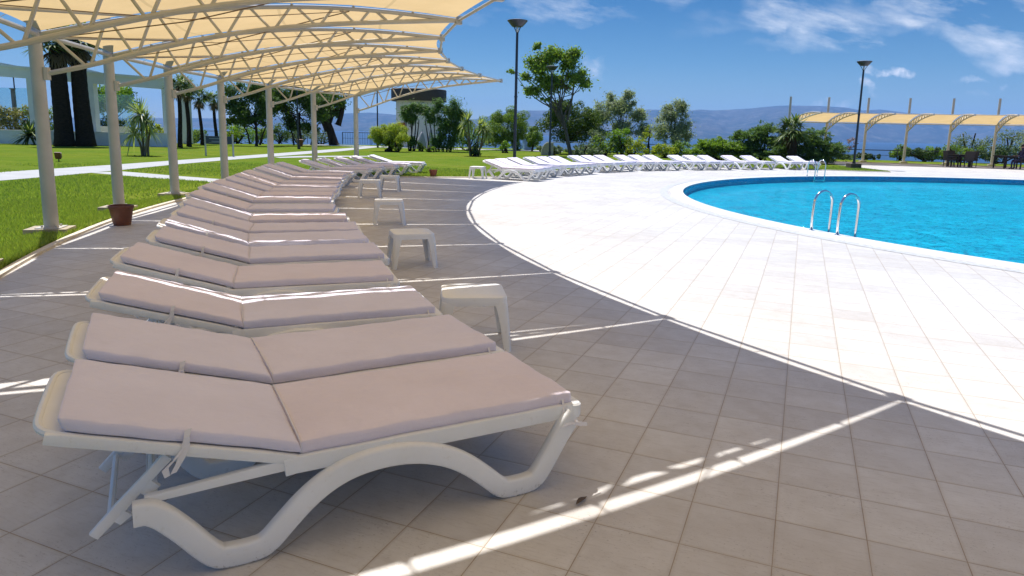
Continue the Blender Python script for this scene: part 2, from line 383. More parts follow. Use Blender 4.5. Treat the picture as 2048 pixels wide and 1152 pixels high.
scene.view_settings.view_transform = 'Standard'; scene.view_settings.look = 'None'; scene.view_settings.exposure = 1.06; scene.view_settings.gamma = 1
scene.cycles.max_bounces = 8; scene.cycles.transparent_max_bounces = 12; scene.cycles.volume_bounces = 1

# ------------------------------------------------------------------ setting: everything circles the pool centre
C0 = np.array([17.687, 15.667]); RP = 13.42; TH0, DTH = -.372, .103
def pol(r, th, z=0.0): return np.array([C0[0] - r * math.cos(th), C0[1] + r * math.sin(th), z])
BND = [(-180, 31.4), (-92, 31.4), (-88, 26), (-75, 24.42), (13.8, 24.42), (16.2, 22.6), (17.9, 21.4), (20.2, 20.2), (23.5, 19.5), (28, 19.55), (40, 20.1), (57.4, 20.6), (70, 19.6), (79.8, 18.5), (86, 17.5), (91, 17.35), (92.3, 18.2), (93.5, 31.4), (180, 31.4)]
_bt = np.array([R(a) for a, _ in BND]); _br = np.array([b for _, b in BND])
def rb(th): return float(np.interp(th, _bt, _br))
THS = sorted(set(list(np.linspace(-math.pi, math.pi, 361)) + list(_bt)))
def ring_obj(name, inner, outer, z, mat, label, nr=1, kind='structure', ths=THS, zout=None):
    mb = MB(); vs = []; fs = []; k = nr + 1
    for th in ths:
        a, b = inner(th), outer(th)
        for j in range(k):
            q = j / nr; vs.append(pol(a + (b - a) * q, th, z if zout is None else z + (zout - z) * q))
    for i in range(len(ths) - 1):
        for j in range(nr): fs.append((i * k + j, i * k + j + 1, (i + 1) * k + j + 1, (i + 1) * k + j))
    o = mb.add(vs, fs).build(name, mat); me = o.data
    if me.polygons[0].normal.z < 0 and zout is None: me.flip_normals()
    return tag(o, label, None, None, kind)
ring_obj('pool_deck', lambda t: RP + .32, lambda t: rb(t) - .0, 0.0, m_deck, 'pale square tiled deck around the round pool', nr=2)
def terr_edge(th):
    x, y = pol(1, th)[:2] - C0
    # lawn terrace reaches far on the left, close behind the right-hand shade
    return float(np.interp(math.degrees(th), [-180, -60, 0, 40, 62, 80, 92, 110, 135, 180], [60, 70, 66, 62, 58, 44, 38.5, 38.5, 40, 60]))
ring_obj('lawn', lambda t: rb(t) + .075, terr_edge, 0.015, m_soil, 'sunny green lawn beyond the tiled deck', nr=24)
ring_obj('terrain', terr_edge, lambda t: terr_edge(t) + 40, 0.010, m_terr, 'scrubby slope falling from the terrace to the sea', nr=4, zout=-26)
# kerb: low stone edging between tiles and lawn
mb = MB(); vs = []; fs = []
for th in THS:
    b = rb(th)
    for rr, z in ((b - .002, -.01), (b, .030), (b + .07, .034), (b + .08, -.01)): vs.append(pol(rr, th, z))
for i in range(len(THS) - 1):
    for j in range(3): fs.append((i * 4 + j, i * 4 + j + 1, (i + 1) * 4 + j + 1, (i + 1) * 4 + j))
tag(mb.add(vs, fs).build('lawn_kerb', m_kerb), 'low cream stone kerb along the lawn edge', None, None, 'structure')
# pool: coping ring, overflow grate, wall, floor, water
def lathe_c(name, prof, mat, label, n=220, kind='structure', smooth=True):
    mb = MB(); mb.lathe(prof, (C0[0], C0[1], 0), n); o = mb.build(name, mat, None, smooth, 40); return tag(o, label, None, None, kind)
lathe_c('pool_coping', [(RP, -.10), (RP, .014), (RP + .012, .022), (RP + .30, .022), (RP + .32, .004), (RP + .325, -.02)], m_coping, 'smooth white stone coping round the pool rim')
ring_obj('overflow_grate', lambda t: RP + .42, lambda t: RP + .62, .004, m_grate, 'grey slotted overflow channel round the pool')
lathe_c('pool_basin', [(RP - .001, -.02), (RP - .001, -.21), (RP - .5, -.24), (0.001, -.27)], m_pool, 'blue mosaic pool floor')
lathe_c('pool_wall', [(RP - .03, -.015), (RP - .03, -.12)], m_poolwall, 'dark blue mosaic band on the pool wall')
ring_obj('pool_water', lambda t: .01, lambda t: RP - .034, -.045, m_water, 'clear turquoise pool water with small ripples')

# ------------------------------------------------------------------ sea, hills, haze
mb = MB(); mb.add([(-14500, -3000, -25), (14500, -3000, -25), (14500, 14500, -25), (-14500, 14500, -25)], [(0, 1, 2, 3)])
tag(mb.build('sea', m_sea), 'blue sea strait beyond the terrace', None, None, 'structure')
RIDGE = [(-400, 236), (0, 234), (200, 236), (300, 236), (400, 236), (460, 238), (560, 234), (640, 231), (690, 227), (740, 225), (775, 228), (850, 236), (930, 241), (965, 236), (1000, 226), (1040, 221), (1090, 221), (1150, 224), (1230, 221), (1300, 219), (1380, 221), (1400, 219), (1430, 221), (1500, 217), (1550, 212), (1575, 211), (1640, 212), (1690, 215), (1725, 221), (1760, 219), (1810, 225), (1900, 232), (2048, 236), (2300, 240), (2600, 250)]
def hills():
    xs = np.linspace(-400, 2600, 640); ys = np.interp(xs, [a for a, _ in RIDGE], [b for _, b in RIDGE])
    g = np.random.default_rng(3)
    def fnoise(x, seed, octs=((.012, 1.0), (.031, .5), (.07, .28), (.16, .14))):
        o = 0
        for k, (f, a) in enumerate(octs): o = o + a * np.sin(x * f * 2 * math.pi / 1 * .16 + seed * 3.1 + k * 1.7) * np.cos(x * f * .41 + seed + k)
        return o
    rows = 34; vs = []
    for i, x in enumerate(xs):
        d = ray(x, ys[i]); d = d / d[1]; depth0 = 7600 + 350 * math.sin(x * .004) + 250 * math.sin(x * .011 + 1)
        ridge = 10400.0; zr = CAM_H + d[2] * ridge
        for j in range(rows):
            q = j / (rows - 1)
            Y = depth0 + (ridge - depth0) * (q if q < .86 else .86 + (q - .86) * 1.0)
            prof = (q ** .82)
            gull = (fnoise(x + 90 * q, 1.0) * .10 + fnoise(x * 2.3 + 160 * q, 2.2) * .07 + fnoise(x * 5.1 - 120 * q, 4.2) * .04) * math.sin(math.pi * min(1, q * 1.02)) * 1.1
            z = -27 + (zr + 27) * max(0.0, prof + gull * (1 - .3 * q))
            lim = CAM_H + d[2] * Y - 6 * (1 - q)      # keep the crest the skyline
            vs.append((d[0] * Y, Y, min(z, lim) if q < 1 else zr))
        vs.append((d[0] * 13200, 13200, -27))
    k = rows + 1
    fs = [(i * k + j, (i + 1) * k + j, (i + 1) * k + j + 1, i * k + j + 1) for i in range(len(xs) - 1) for j in range(k - 1)]
    mb = MB(); mb.add(vs, fs); return tag(mb.build('hills', m_hill, None, True), 'long ridge of hazy hills across the strait', None, None, 'structure')
hills()
HAZE_D = 7.0e-5
def haze():
    mb = MB(); mb.box((0, 5750, 330), (34000, 20500, 716))
    n = N('haze_air'); v = n.n('VolumePrincipled', i_Density=HAZE_D, i_Anisotropy=.0)
    v.inputs['Color'].default_value = rgb(.28, .55, 1.0)
    n.t.links.new(v.outputs[0], n.out.inputs['Volume'])
    n.m.cycles.homogeneous_volume = True if hasattr(n.m.cycles, 'homogeneous_volume') else True
    return tag(mb.build('haze', n.m), 'thin blue sea haze in the air', None, None, 'stuff')
haze()

# ------------------------------------------------------------------ garden paths
ZL = .015
def strip(name, pts, z, mat, label):
    mb = MB(); mb.add([(p[0], p[1], z) for p in pts], [tuple(range(len(pts)))]); o = mb.build(name, mat)
    if o.data.polygons[0].normal.z < 0: o.data.flip_normals()
    return tag(o, label, None, None, 'structure')
strip('garden_path', [(-16.3, 10.0), (-15.2, 19.0), (-14.6, 25), (-14.35, 29.1), (-14.0, 33.4), (-13.6, 39.5), (-13.2, 46.4), (-12.6, 58), (-11.4, 58), (-11.5, 46), (-12.0, 38), (-12.4, 34), (-12.7, 30), (-12.85, 26), (-12.75, 22.3), (-12.8, 19), (-13.6, 10.0)], ZL + .006, m_path, 'pale concrete path crossing the lawn')
strip('garden_path', [(-12.86, 20.9), (-12.35, 21.75), (-10.08, 20.41), (-8.11, 19.35), (-6.55, 18.70), (-6.7, 17.75), (-7.6, 18.1), (-9.34, 18.9), (-11.4, 20.05)], ZL + .003, m_path, 'pale concrete side path leading to the deck')
strip('garden_path', [gnd(548, 314.3, .02), gnd(600, 312, .02), gnd(700, 311.5, .02), gnd(735, 312, .02), gnd(735, 313.4, .02), gnd(640, 314.2, .02), gnd(560, 316, .02)], ZL + .010, m_path, 'thin pale side path branching towards the bushes')
mb = MB(); mb.add([(-18.5, 60.2, ZL + .006), (-8, 57.2, ZL + .006), (4, 56, ZL + .006), (4, 59.0, ZL + .006), (-8, 60.4, ZL + .006), (-18.5, 63.5, ZL + .006)], [(0, 1, 2, 3, 4, 5)])
tag(mb.build('terrace_walk', m_path), 'pale paved walk along the terrace edge', None, None, 'structure')
ring_obj('shade_walk', lambda t: 30.6, lambda t: 31.36, .004, mat_simple('walk_grey', (.30, .29, .28), .8), 'grey paved strip in front of the far shade', ths=[t for t in THS if R(93.6) <= t <= R(150)])

# grass blades: one uncountable mass
def grass():
    g = np.random.default_rng(5); P = []
    def zone(n, t0, t1, r0, r1, h, wd, pw=1.0):
        th = g.uniform(R(t0), R(t1), n); q = g.random(n) ** pw
        b = np.interp(th, _bt, _br) + .09; r = b + r0 + (r1 - r0) * q
        P.append(np.stack([C0[0] - r * np.cos(th), C0[1] + r * np.sin(th), h * g.uniform(.45, 1.25, n), np.full(n, wd)], 1))
    zone(30000, -33, -18, 0, .35, .085, .007); zone(26000, -18, 8, 0, .35, .08, .008)
    zone(70000, -32, -5, 0.0, 2.6, .055, .007, 1.3); zone(60000, -25, 8, 1.5, 8.5, .05, .010, 1.0); zone(30000, -8, 24, 0, 12, .05, .016)
    zone(14000, 14, 30, 0, 6, .05, .018); zone(9000, 57, 92, 0, 5, .06, .02)
    P_ = np.concatenate(P); n = len(P_)
    side = (np.abs((P_[:, 1] - 20.6) + (P_[:, 0] + 11.5) * .40) < .85) & (P_[:, 0] < -6.6)
    onpath = side | ((P_[:, 0] < -12.6) & (P_[:, 0] > -14.9) & (P_[:, 1] > 17)); P_ = P_[~onpath]; n = len(P_)
    a = g.uniform(0, 2 * math.pi, n); lean = g.uniform(.1, .75, n) * P_[:, 2]; la = g.uniform(0, 2 * math.pi, n)
    dx, dy = np.cos(a) * P_[:, 3], np.sin(a) * P_[:, 3]
    v = np.empty((n, 3, 3)); v[:, 0] = np.stack([P_[:, 0] - dx, P_[:, 1] - dy, np.full(n, ZL - .004)], 1); v[:, 1] = np.stack([P_[:, 0] + dx, P_[:, 1] + dy, np.full(n, ZL - .004)], 1)
    v[:, 2] = np.stack([P_[:, 0] + np.cos(la) * lean, P_[:, 1] + np.sin(la) * lean, ZL + P_[:, 2]], 1)
    m = mat_leaf('grass_blade', (.14, .21, .03), (.25, .30, .07), .4, .5, .3)
    o = raw_obj('grass', v.reshape(-1, 3), np.arange(3 * n).reshape(n, 3), m)
    tag(o, 'short green grass growing on the lawn', 'grass', None, 'stuff')
grass()

# ------------------------------------------------------------------ sun loungers
def cushion_mb(L, Wd, T, x0=0.0, zb=0.0, seed=0, nx=30, bulge=.007):
    """soft pad lofted along X, with rounded ends, a crowned top and slightly uneven edges"""
    g = np.random.default_rng(seed); ph = g.uniform(0, 6.28, 8); r = T * .21
    xs = np.concatenate([[0, .12, .35, .65], np.linspace(1, nx - 1, nx - 1), [nx - .65, nx - .35, nx - .12, nx]]) / nx
    sec = []
    ny = 16
    for j in range(ny + 1): sec.append((-1 + 2 * j / ny, 1, 0))
    vs = []; m = None
    for x in xs:
        e = min(x, 1 - x) * L; sh = max(0.0, 1 - e / r); ins = r * (1 - math.sqrt(max(0, 1 - sh * sh)))
        hw = Wd / 2 - ins + .004 * math.sin(x * 9 + ph[0]) + .0025 * math.sin(x * 23 + ph[1]); row = []
        top = T - ins; bot = ins * .5
        for j in range(ny + 1):
            s = -1 + 2 * j / ny; s = math.copysign(abs(s) ** .8, s); y = s * (hw - r * .75)
            cr = bulge * (1 - s ** 4) * (1 - (2 * x - 1) ** 6) + .003 * math.sin(x * 13 + s * 4 + ph[2]) * (1 - s * s) + .002 * math.sin(x * 31 + s * 9 + ph[3])
            row.append((y, top + cr))
        for a in (60, 25, 0, -25, -60):
            q = R(a); mid = (top + bot) / 2; hh = (top - bot) / 2
            row.append((hw - r * .75 + r * .75 * math.cos(q), mid + hh * math.sin(q) * 1.02))
        row.append((hw - r * .9, bot)); row.append((-(hw - r * .9), bot))
        for a in (-60, -25, 0, 25, 60):
            q = R(a); mid = (top + bot) / 2; hh = (top - bot) / 2
            row.append((-(hw - r * .75 + r * .75 * math.cos(q)), mid + hh * math.sin(q) * 1.02))
        m = len(row); vs += [(x0 + x * L, y, zb + z) for y, z in row]
    k = len(xs); fs = [(i * m + j, i * m + (j + 1) % m, (i + 1) * m + (j + 1) % m, (i + 1) * m + j) for i in range(k - 1) for j in range(m)]
    fs += [tuple(range(m)), tuple((k - 1) * m + j for j in range(m))]
    return MB().add(vs, fs)
def ribbon(mb, pts, wdir, width, th=.0016):
    pts = np.asarray(pts, float); wv = np.asarray(wdir, float) / np.linalg.norm(wdir); k = len(pts); vs = []
    for i in range(k):
        t = pts[min(i + 1, k - 1)] - pts[max(i - 1, 0)]; nn = np.cross(t, wv); nn /= np.linalg.norm(nn) + 1e-9
        wd = width * (1 - .25 * math.sin(i * 2.1))
        for a, b in ((-1, -1), (1, -1), (1, 1), (-1, 1)): vs.append(pts[i] + wv * a * wd / 2 + nn * b * th / 2)
    fs = [(i * 4 + j, i * 4 + (j + 1) % 4, (i + 1) * 4 + (j + 1) % 4, (i + 1) * 4 + j) for i in range(k - 1) for j in range(4)] + [(3, 2, 1, 0), tuple((k - 1) * 4 + j for j in range(4))]
    mb.add(vs, fs)
BA = math.atan2(.225, .74)                          # backrest angle
LEG_LINE = [(-.535, .262), (-.48, .262), (-.40, .178), (-.305, .052), (-.262, .040), (-.165, .040), (-.125, .055), (-.065, .118), (.01, .190), (.09, .243), (.18, .277), (.30, .291), (.43, .279), (.55, .238), (.64, .182), (.725, .108), (.79, .046), (.83, .038), (.93, .040), (.968, .062), (1.035, .168), (1.105, .278), (1.135, .30)]
def make_lounger():
    root = empty('sun_lounger'); root.scale = (1, .945, 1)
    fr = MB()
    for s in (-1, 1):
        y = s * .325
        fr.sweep([(1.165, .316), (.7, .314), (.2, .313), (-.02, .312), (-.06, .308)], [.066] * 5, .038, y, .25)
        fr.sweep([(-.055, .318), (-.25, .305), (-.50, .289)], [.044, .034, .026], .030, y - s * .003, .2)
    # foot end: moulded cap with rounded corners
    fr.box((1.165, 0, .318), (.040, .62, .058)); 
    for s in (-1, 1): fr.lathe([(.0, -.034), (.030, -.034), (.034, -.026), (.034, .022), (.026, .031), (.0, .032)], (1.158, s * .318, .316), 14)
    for x in (.0, .28, .56, .84, 1.08): fr.box((x, 0, .326), (.05, .63, .022))
    fr.box((-.48, 0, .278), (.035, .63, .022))
    fr.build('frame', m_res, root, True, 35)
    sl = MB()
    for j in range(11): sl.box((.585, -.27 + j * .054, .338), (1.10, .040, .008))
    sl.build('seat_slats', m_res, root)
    for s in (-1, 1):
        mb = MB(); p = chaikin(LEG_LINE, 2)
        mb.sweep(p, .080, .052, s * .356, .22); mb.build('leg', m_res, root, True, 50)
    # backrest: moulded panel with rim, hinged at the seat
    ca, sa = math.cos(BA), math.sin(BA)
    def back(x, z): return (-x * ca - z * sa * 0 + 0, .334 + x * sa + z)
    bp = MB()
    for s in (-1, 1):
        bp.sweep([back(.02, -.010), back(.10, -.010), back(.40, -.010), back(.74, -.010), back(.79, -.012)], [.036, .040, .040, .042, .036], .036, s * .322, .25)
    nseg = 14; v = []; f = []
    outl = [(.06, .31), (.71, .325), (.78, .312), (.808, .28), (.818, .21), (.818, -.21), (.808, -.28), (.78, -.312), (.71, -.325), (.06, -.31)]
    for zz in (-.006, .008):
        for x, y in outl: px, pz = back(x, zz); v.append((px, y, pz))
    k = len(outl); f = [tuple(range(k)), tuple(range(k, 2 * k))[::-1]] + [(i, (i + 1) % k, k + (i + 1) % k, k + i) for i in range(k)]
    bp.add(v, f)
    rim = [(x, y) for x, y in outl[1:9]]
    pts = [(back(x, .0)[0], y, back(x, .0)[1]) for x, y in chaikin(np.array(rim), 1)]
    bp.tube(pts, .013, 8)
    bp.build('backrest', m_res, root, True, 35)
    # prop: two notched arms joined by rods
    for s in (-1, 1):
        mb = MB(); y = s * .262
        mb.sweep([(-.425, .402), (-.50, .326), (-.57, .254), (-.655, .168)], [.036, .034, .040, .034], .022, y, .25)
        mb.sweep([(-.470, .318), (-.505, .283)], [.050, .030], .022, y, .2); mb.sweep([(-.555, .232), (-.585, .200)], [.044, .026], .022, y, .2)
        mb.build('prop_arm', m_res, root, True, 40)
    mb = MB()
    for q in ((-.475, .350), (-.605, .218)): mb.tube([(q[0], -.262, q[1]), (q[0], .262, q[1])], .011, 8)
    mb.build('prop_rod', m_res, root, True, 40)
    # cushions
    sc = cushion_mb(1.150, .655, .050, -.006, .345, 11).build('seat_cushion', m_cush, root, True, 60)
    mb = cushion_mb(.745, .655, .050, 0, 0, 12); vv = np.concatenate(mb.v); x, z = vv[:, 0].copy(), vv[:, 2].copy()
    nx_ = -(x * ca) - z * sa * 1.0 + .006; nz_ = .350 + x * sa + z * ca - .002
    vv[:, 0] = nx_; vv[:, 2] = nz_; mb.v = [vv]
    bc = mb.build('back_cushion', m_cush, root, True, 60)
    pp = MB(); pp.tube([(0.000, -.325, .352), (.000, -.327, .375), (-.002, -.32, .395), (-.003, -.2, .400), (-.003, 0, .402), (-.003, .2, .400), (-.002, .32, .395), (0, .327, .375), (0, .325, .352)], .0030, 6)
    pp.build('piping', m_tie, sc, True)
    for s in (-1, 1):
        tb = MB(); bx, bz = -.36, .350 + .36 * sa / ca * .97
        ribbon(tb, [(bx, s * .326, bz + .052), (bx - .006, s * .338, bz + .03), (bx - .012, s * .343, bz - .005), (bx - .03, s * .350, bz - .045), (bx - .052, s * .352, bz - .082)], (1, 0, .25), .024)
        ribbon(tb, [(bx - .01, s * .340, bz + .004), (bx - .045, s * .352, bz - .035), (bx - .075, s * .356, bz - .062), (bx - .070, s * .357, bz - .088)], (1, 0, .4), .018)
        tb.build('tie', m_tie, bc)
        tf = MB()
        ribbon(tf, [(1.095, s * .326, .372), (1.095, s * .338, .352), (1.094, s * .348, .330), (1.088, s * .347, .296)], (1, 0, 0), .012)
        ribbon(tf, [(1.098, s * .346, .345), (1.118, s * .358, .310), (1.135, s * .396, .282), (1.13, s * .400, .272)], (1, 0, .5), .010)
        ribbon(tf, [(1.075, s * .390, .276), (1.11, s * .398, .284), (1.150, s * .396, .274), (1.188, s * .392, .264)], (0, .2, 1), .016)
        ribbon(tf, [(1.06, s * .39, .270), (1.09, s * .397, .282), (1.135, s * .398, .280)], (0, .2, 1), .008)
        tf.build('tie', m_tie, sc)
    return root
ORD = ['first', 'second', 'third', 'fourth', 'fifth', 'sixth', 'seventh', 'eighth', 'ninth', 'tenth', 'eleventh', 'twelfth', 'thirteenth', 'fourteenth', 'fifteenth', 'sixteenth', 'seventeenth', 'eighteenth', 'nineteenth', 'twentieth', 'twenty-first', 'twenty-second']
jig = random.Random(4)
def place_lounger(proto, used, x, y, ang, label, group):
    """x, y: near head-end corner of the cushion; ang: heading of the foot end"""
    o = proto if not used else copy_tree(proto)
    u = np.array([math.cos(ang), math.sin(ang)]); n = np.array([-u[1], u[0]])
    p = np.array([x, y]) + u * .725 + n * .310
    o.location = (p[0], p[1], .0); o.rotation_euler = (0, 0, ang)
    if used:
        for ch in o.children:      # cushions lie a little askew on each bed
            if ch.name.startswith(('seat_cushion', 'back_cushion')): ch.location = (jig.uniform(-.006, .006), jig.uniform(-.010, .010), jig.uniform(0, .003)); ch.rotation_euler = (0, 0, R(jig.uniform(-.7, .7)))
    return tag(o, label, 'sun lounger', group)
HINGES = [(-.73, 2.31, 27.7), (-1.06, 2.98, 28.6), (-1.53, 3.84, 22.0), (-1.98, 4.82, 18.6), (-2.22, 5.75, 20.6), (-2.53, 6.53, 20.6), (-2.81, 7.32, 16.4), (-3.15, 8.19, 16.0), (-3.61, 9.30, 11.5)]
HEADS = [(-1.36, 1.94), (-1.79, 2.74), (-2.25, 3.60), (-2.63, 4.54), (-2.96, 5.54), (-3.36, 6.56), (-3.74, 7.55), (-4.02, 8.40), (-4.46, 9.42), (-4.68, 10.30), (-4.88, 11.15), (-5.02, 11.98), (-5.25, 12.95), (-5.46, 13.90), (-5.72, 15.25), (-5.98, 16.45), (-6.04, 17.55), (-6.02, 19.5), (-5.88, 20.75), (-5.62, 21.75), (-5.40, 22.9), (-5.06, 24.1)]
ANG = [27.6, 27.4, 22.5, 19.0, 20.6, 20.2, 16.5, 16.2, 14.5, 13.0, 12.0, 11.0, 9.5, 8.0, 6.5, 5.0, 4.0, 2.0, 0.5, -1.0, -2.5, -4.0]
proto = make_lounger(); used = False
SHL = ['nearest sun lounger of the shaded row, arched white legs in full view',
       'second sun lounger of the shaded row, its pink cushion close behind the nearest one',
       'third sun lounger of the shaded row, sun stripes along its cushion',
       'fourth sun lounger of the shaded row, plain shaded cushion just behind the sun-striped third one']
LAST = {18: 'first lounger after the gap in the shaded row', 19: 'second lounger after the gap in the shaded row, sun stripe down its back',
        20: 'third lounger after the gap in the shaded row', 21: 'second last lounger of the shaded row, next to the sunlit end one', 22: 'white sunlit lounger at the far end of the shaded row, near the small red pot'}
for i, ((x, y), a) in enumerate(zip(HEADS, ANG)):
    if i < len(HINGES): hx, hy, a = HINGES[i]; x, y = hx - .735 * math.cos(R(a)), hy - .735 * math.sin(R(a))
    lb = SHL[i] if i < 4 else LAST.get(i + 1, '%s sun lounger counted from the near end of the shaded row' % ORD[i])
    place_lounger(proto, used, x, y, R(a), lb, 'sun loungers under the shade canopy'); used = True
SUNH = [(-.98, 22.35), (-.66, 23.35), (-.27, 24.5), (.35, 25.55), (.83, 26.25), (1.32, 27.0), (2.2, 28.45), (2.78, 29.1), (3.4, 29.75), (4.4, 30.65), (5.12, 31.15), (5.86, 31.65), (7.15, 32.35), (7.95, 32.8), (8.75, 33.2), (10.1, 33.9), (11.2, 34.4), (12.85, 35.0), (13.9, 35.4)]
SUNG = [3, 3, 3, 3, 3, 2, 2]; k = 0
for gi, cnt in enumerate(SUNG):
    for j in range(cnt):
        x, y = SUNH[k]; th = math.degrees(math.atan2(y - C0[1], C0[0] - x)); a = -(th * .82 + 14)
        wh = ('left', 'middle', 'right') if cnt == 3 else ('left', 'right')
        place_lounger(proto, True, x, y, R(a), 'white lounger in full sun, %s one of the %s group from the sunlit side table' % (wh[j], ORD[gi]), 'white sun loungers along the sunny lawn edge'); k += 1

# ------------------------------------------------------------------ side tables
def make_table():
    root = empty('side_table'); h = .385; a = .225
    mb = MB(); outl = []
    for sx, sy in ((1, 1), (-1, 1), (-1, -1), (1, -1)):
        a0 = {(1, 1): 0, (-1, 1): 90, (-1, -1): 180, (1, -1): 270}[(sx, sy)]
        for q in (0, 22, 45, 68, 90): outl.append((sx * (a - .06) + .06 * math.cos(R(a0 + q)), sy * (a - .06) + .06 * math.sin(R(a0 + q))))
    k = len(outl); vs = []
    for sc, z in ((1.0, h - .062), (1.0, h - .014), (.985, h - .004), (.95, h), (.5, h + .002)):
        vs += [(x * sc, y * sc, z) for x, y in outl]
    fs = [(r * k + j, r * k + (j + 1) % k, (r + 1) * k + (j + 1) % k, (r + 1) * k + j) for r in range(4) for j in range(k)] + [tuple(4 * k + j for j in range(k))]
    n0 = 5 * k; vs += [(x * .94, y * .94, h - .062) for x, y in outl] + [(x * .94, y * .94, h - .02) for x, y in outl]
    fs += [(j, (j + 1) % k, n0 + (j + 1) % k, n0 + j) for j in range(k)] + [(n0 + j, n0 + (j + 1) % k, n0 + k + (j + 1) % k, n0 + k + j) for j in range(k)] + [tuple(n0 + k + j for j in range(k))[::-1]]
    mb.add(vs, fs).build('table_top', m_res, root, True, 40)
    for sx, sy in ((1, 1), (-1, 1), (-1, -1), (1, -1)):
        lg = MB(); vs = []; rows = [(h - .04, .0, .088), (h - .08, .006, .082), (.2, .016, .066), (.02, .030, .052), (.0, .031, .048)]
        for z, out, wl in rows:      # L-shaped moulded leg, flaring outwards
            cx_, cy_ = (a + out - .002), (a + out - .002); t = .020; rr = .03
            L = [(cx_ - wl, cy_), (cx_ - rr, cy_), (cx_ - rr * .3, cy_ - rr * .3), (cx_, cy_ - rr), (cx_, cy_ - wl), (cx_ - t, cy_ - wl), (cx_ - t, cy_ - rr - .004), (cx_ - rr - .004, cy_ - t), (cx_ - wl, cy_ - t)]
            vs += [(sx * x, sy * y, z) for x, y in L]
        m = 9; fs = [(r * m + j, r * m + (j + 1) % m, (r + 1) * m + (j + 1) % m, (r + 1) * m + j) for r in range(4) for j in range(m)] + [tuple(range(m)), tuple(4 * m + j for j in range(m))]
        lg.add(vs, fs).build('leg', m_res, root, True, 50)
    return root
tb = make_table()
TABS = [(-.27, 4.78, 7, 'nearest white plastic side table, sun stripes on its top, beside the third lounger'),
        (-1.13, 7.62, 18, 'second white plastic side table along the shaded loungers, standing free on the tiles'),
        (-2.0, 11.05, 12, 'third white plastic side table along the shaded loungers'),
        (-3.20, 15.35, 8, 'fourth white plastic side table, half hiding the far table behind it'),
        (-3.05, 17.0, 4, 'farthest white side table at the feet of the shaded loungers'),
        (-1.16, 22.35, -12, 'white side table in the sun on the deck edge by the red pot')]
for i, (x, y, a, lb) in enumerate(TABS):
    o = tb if i == 0 else copy_tree(tb)
    o.location = (x, y, 0); o.rotation_euler = (0, 0, R(a)); tag(o, lb, 'side table', 'white plastic side tables')

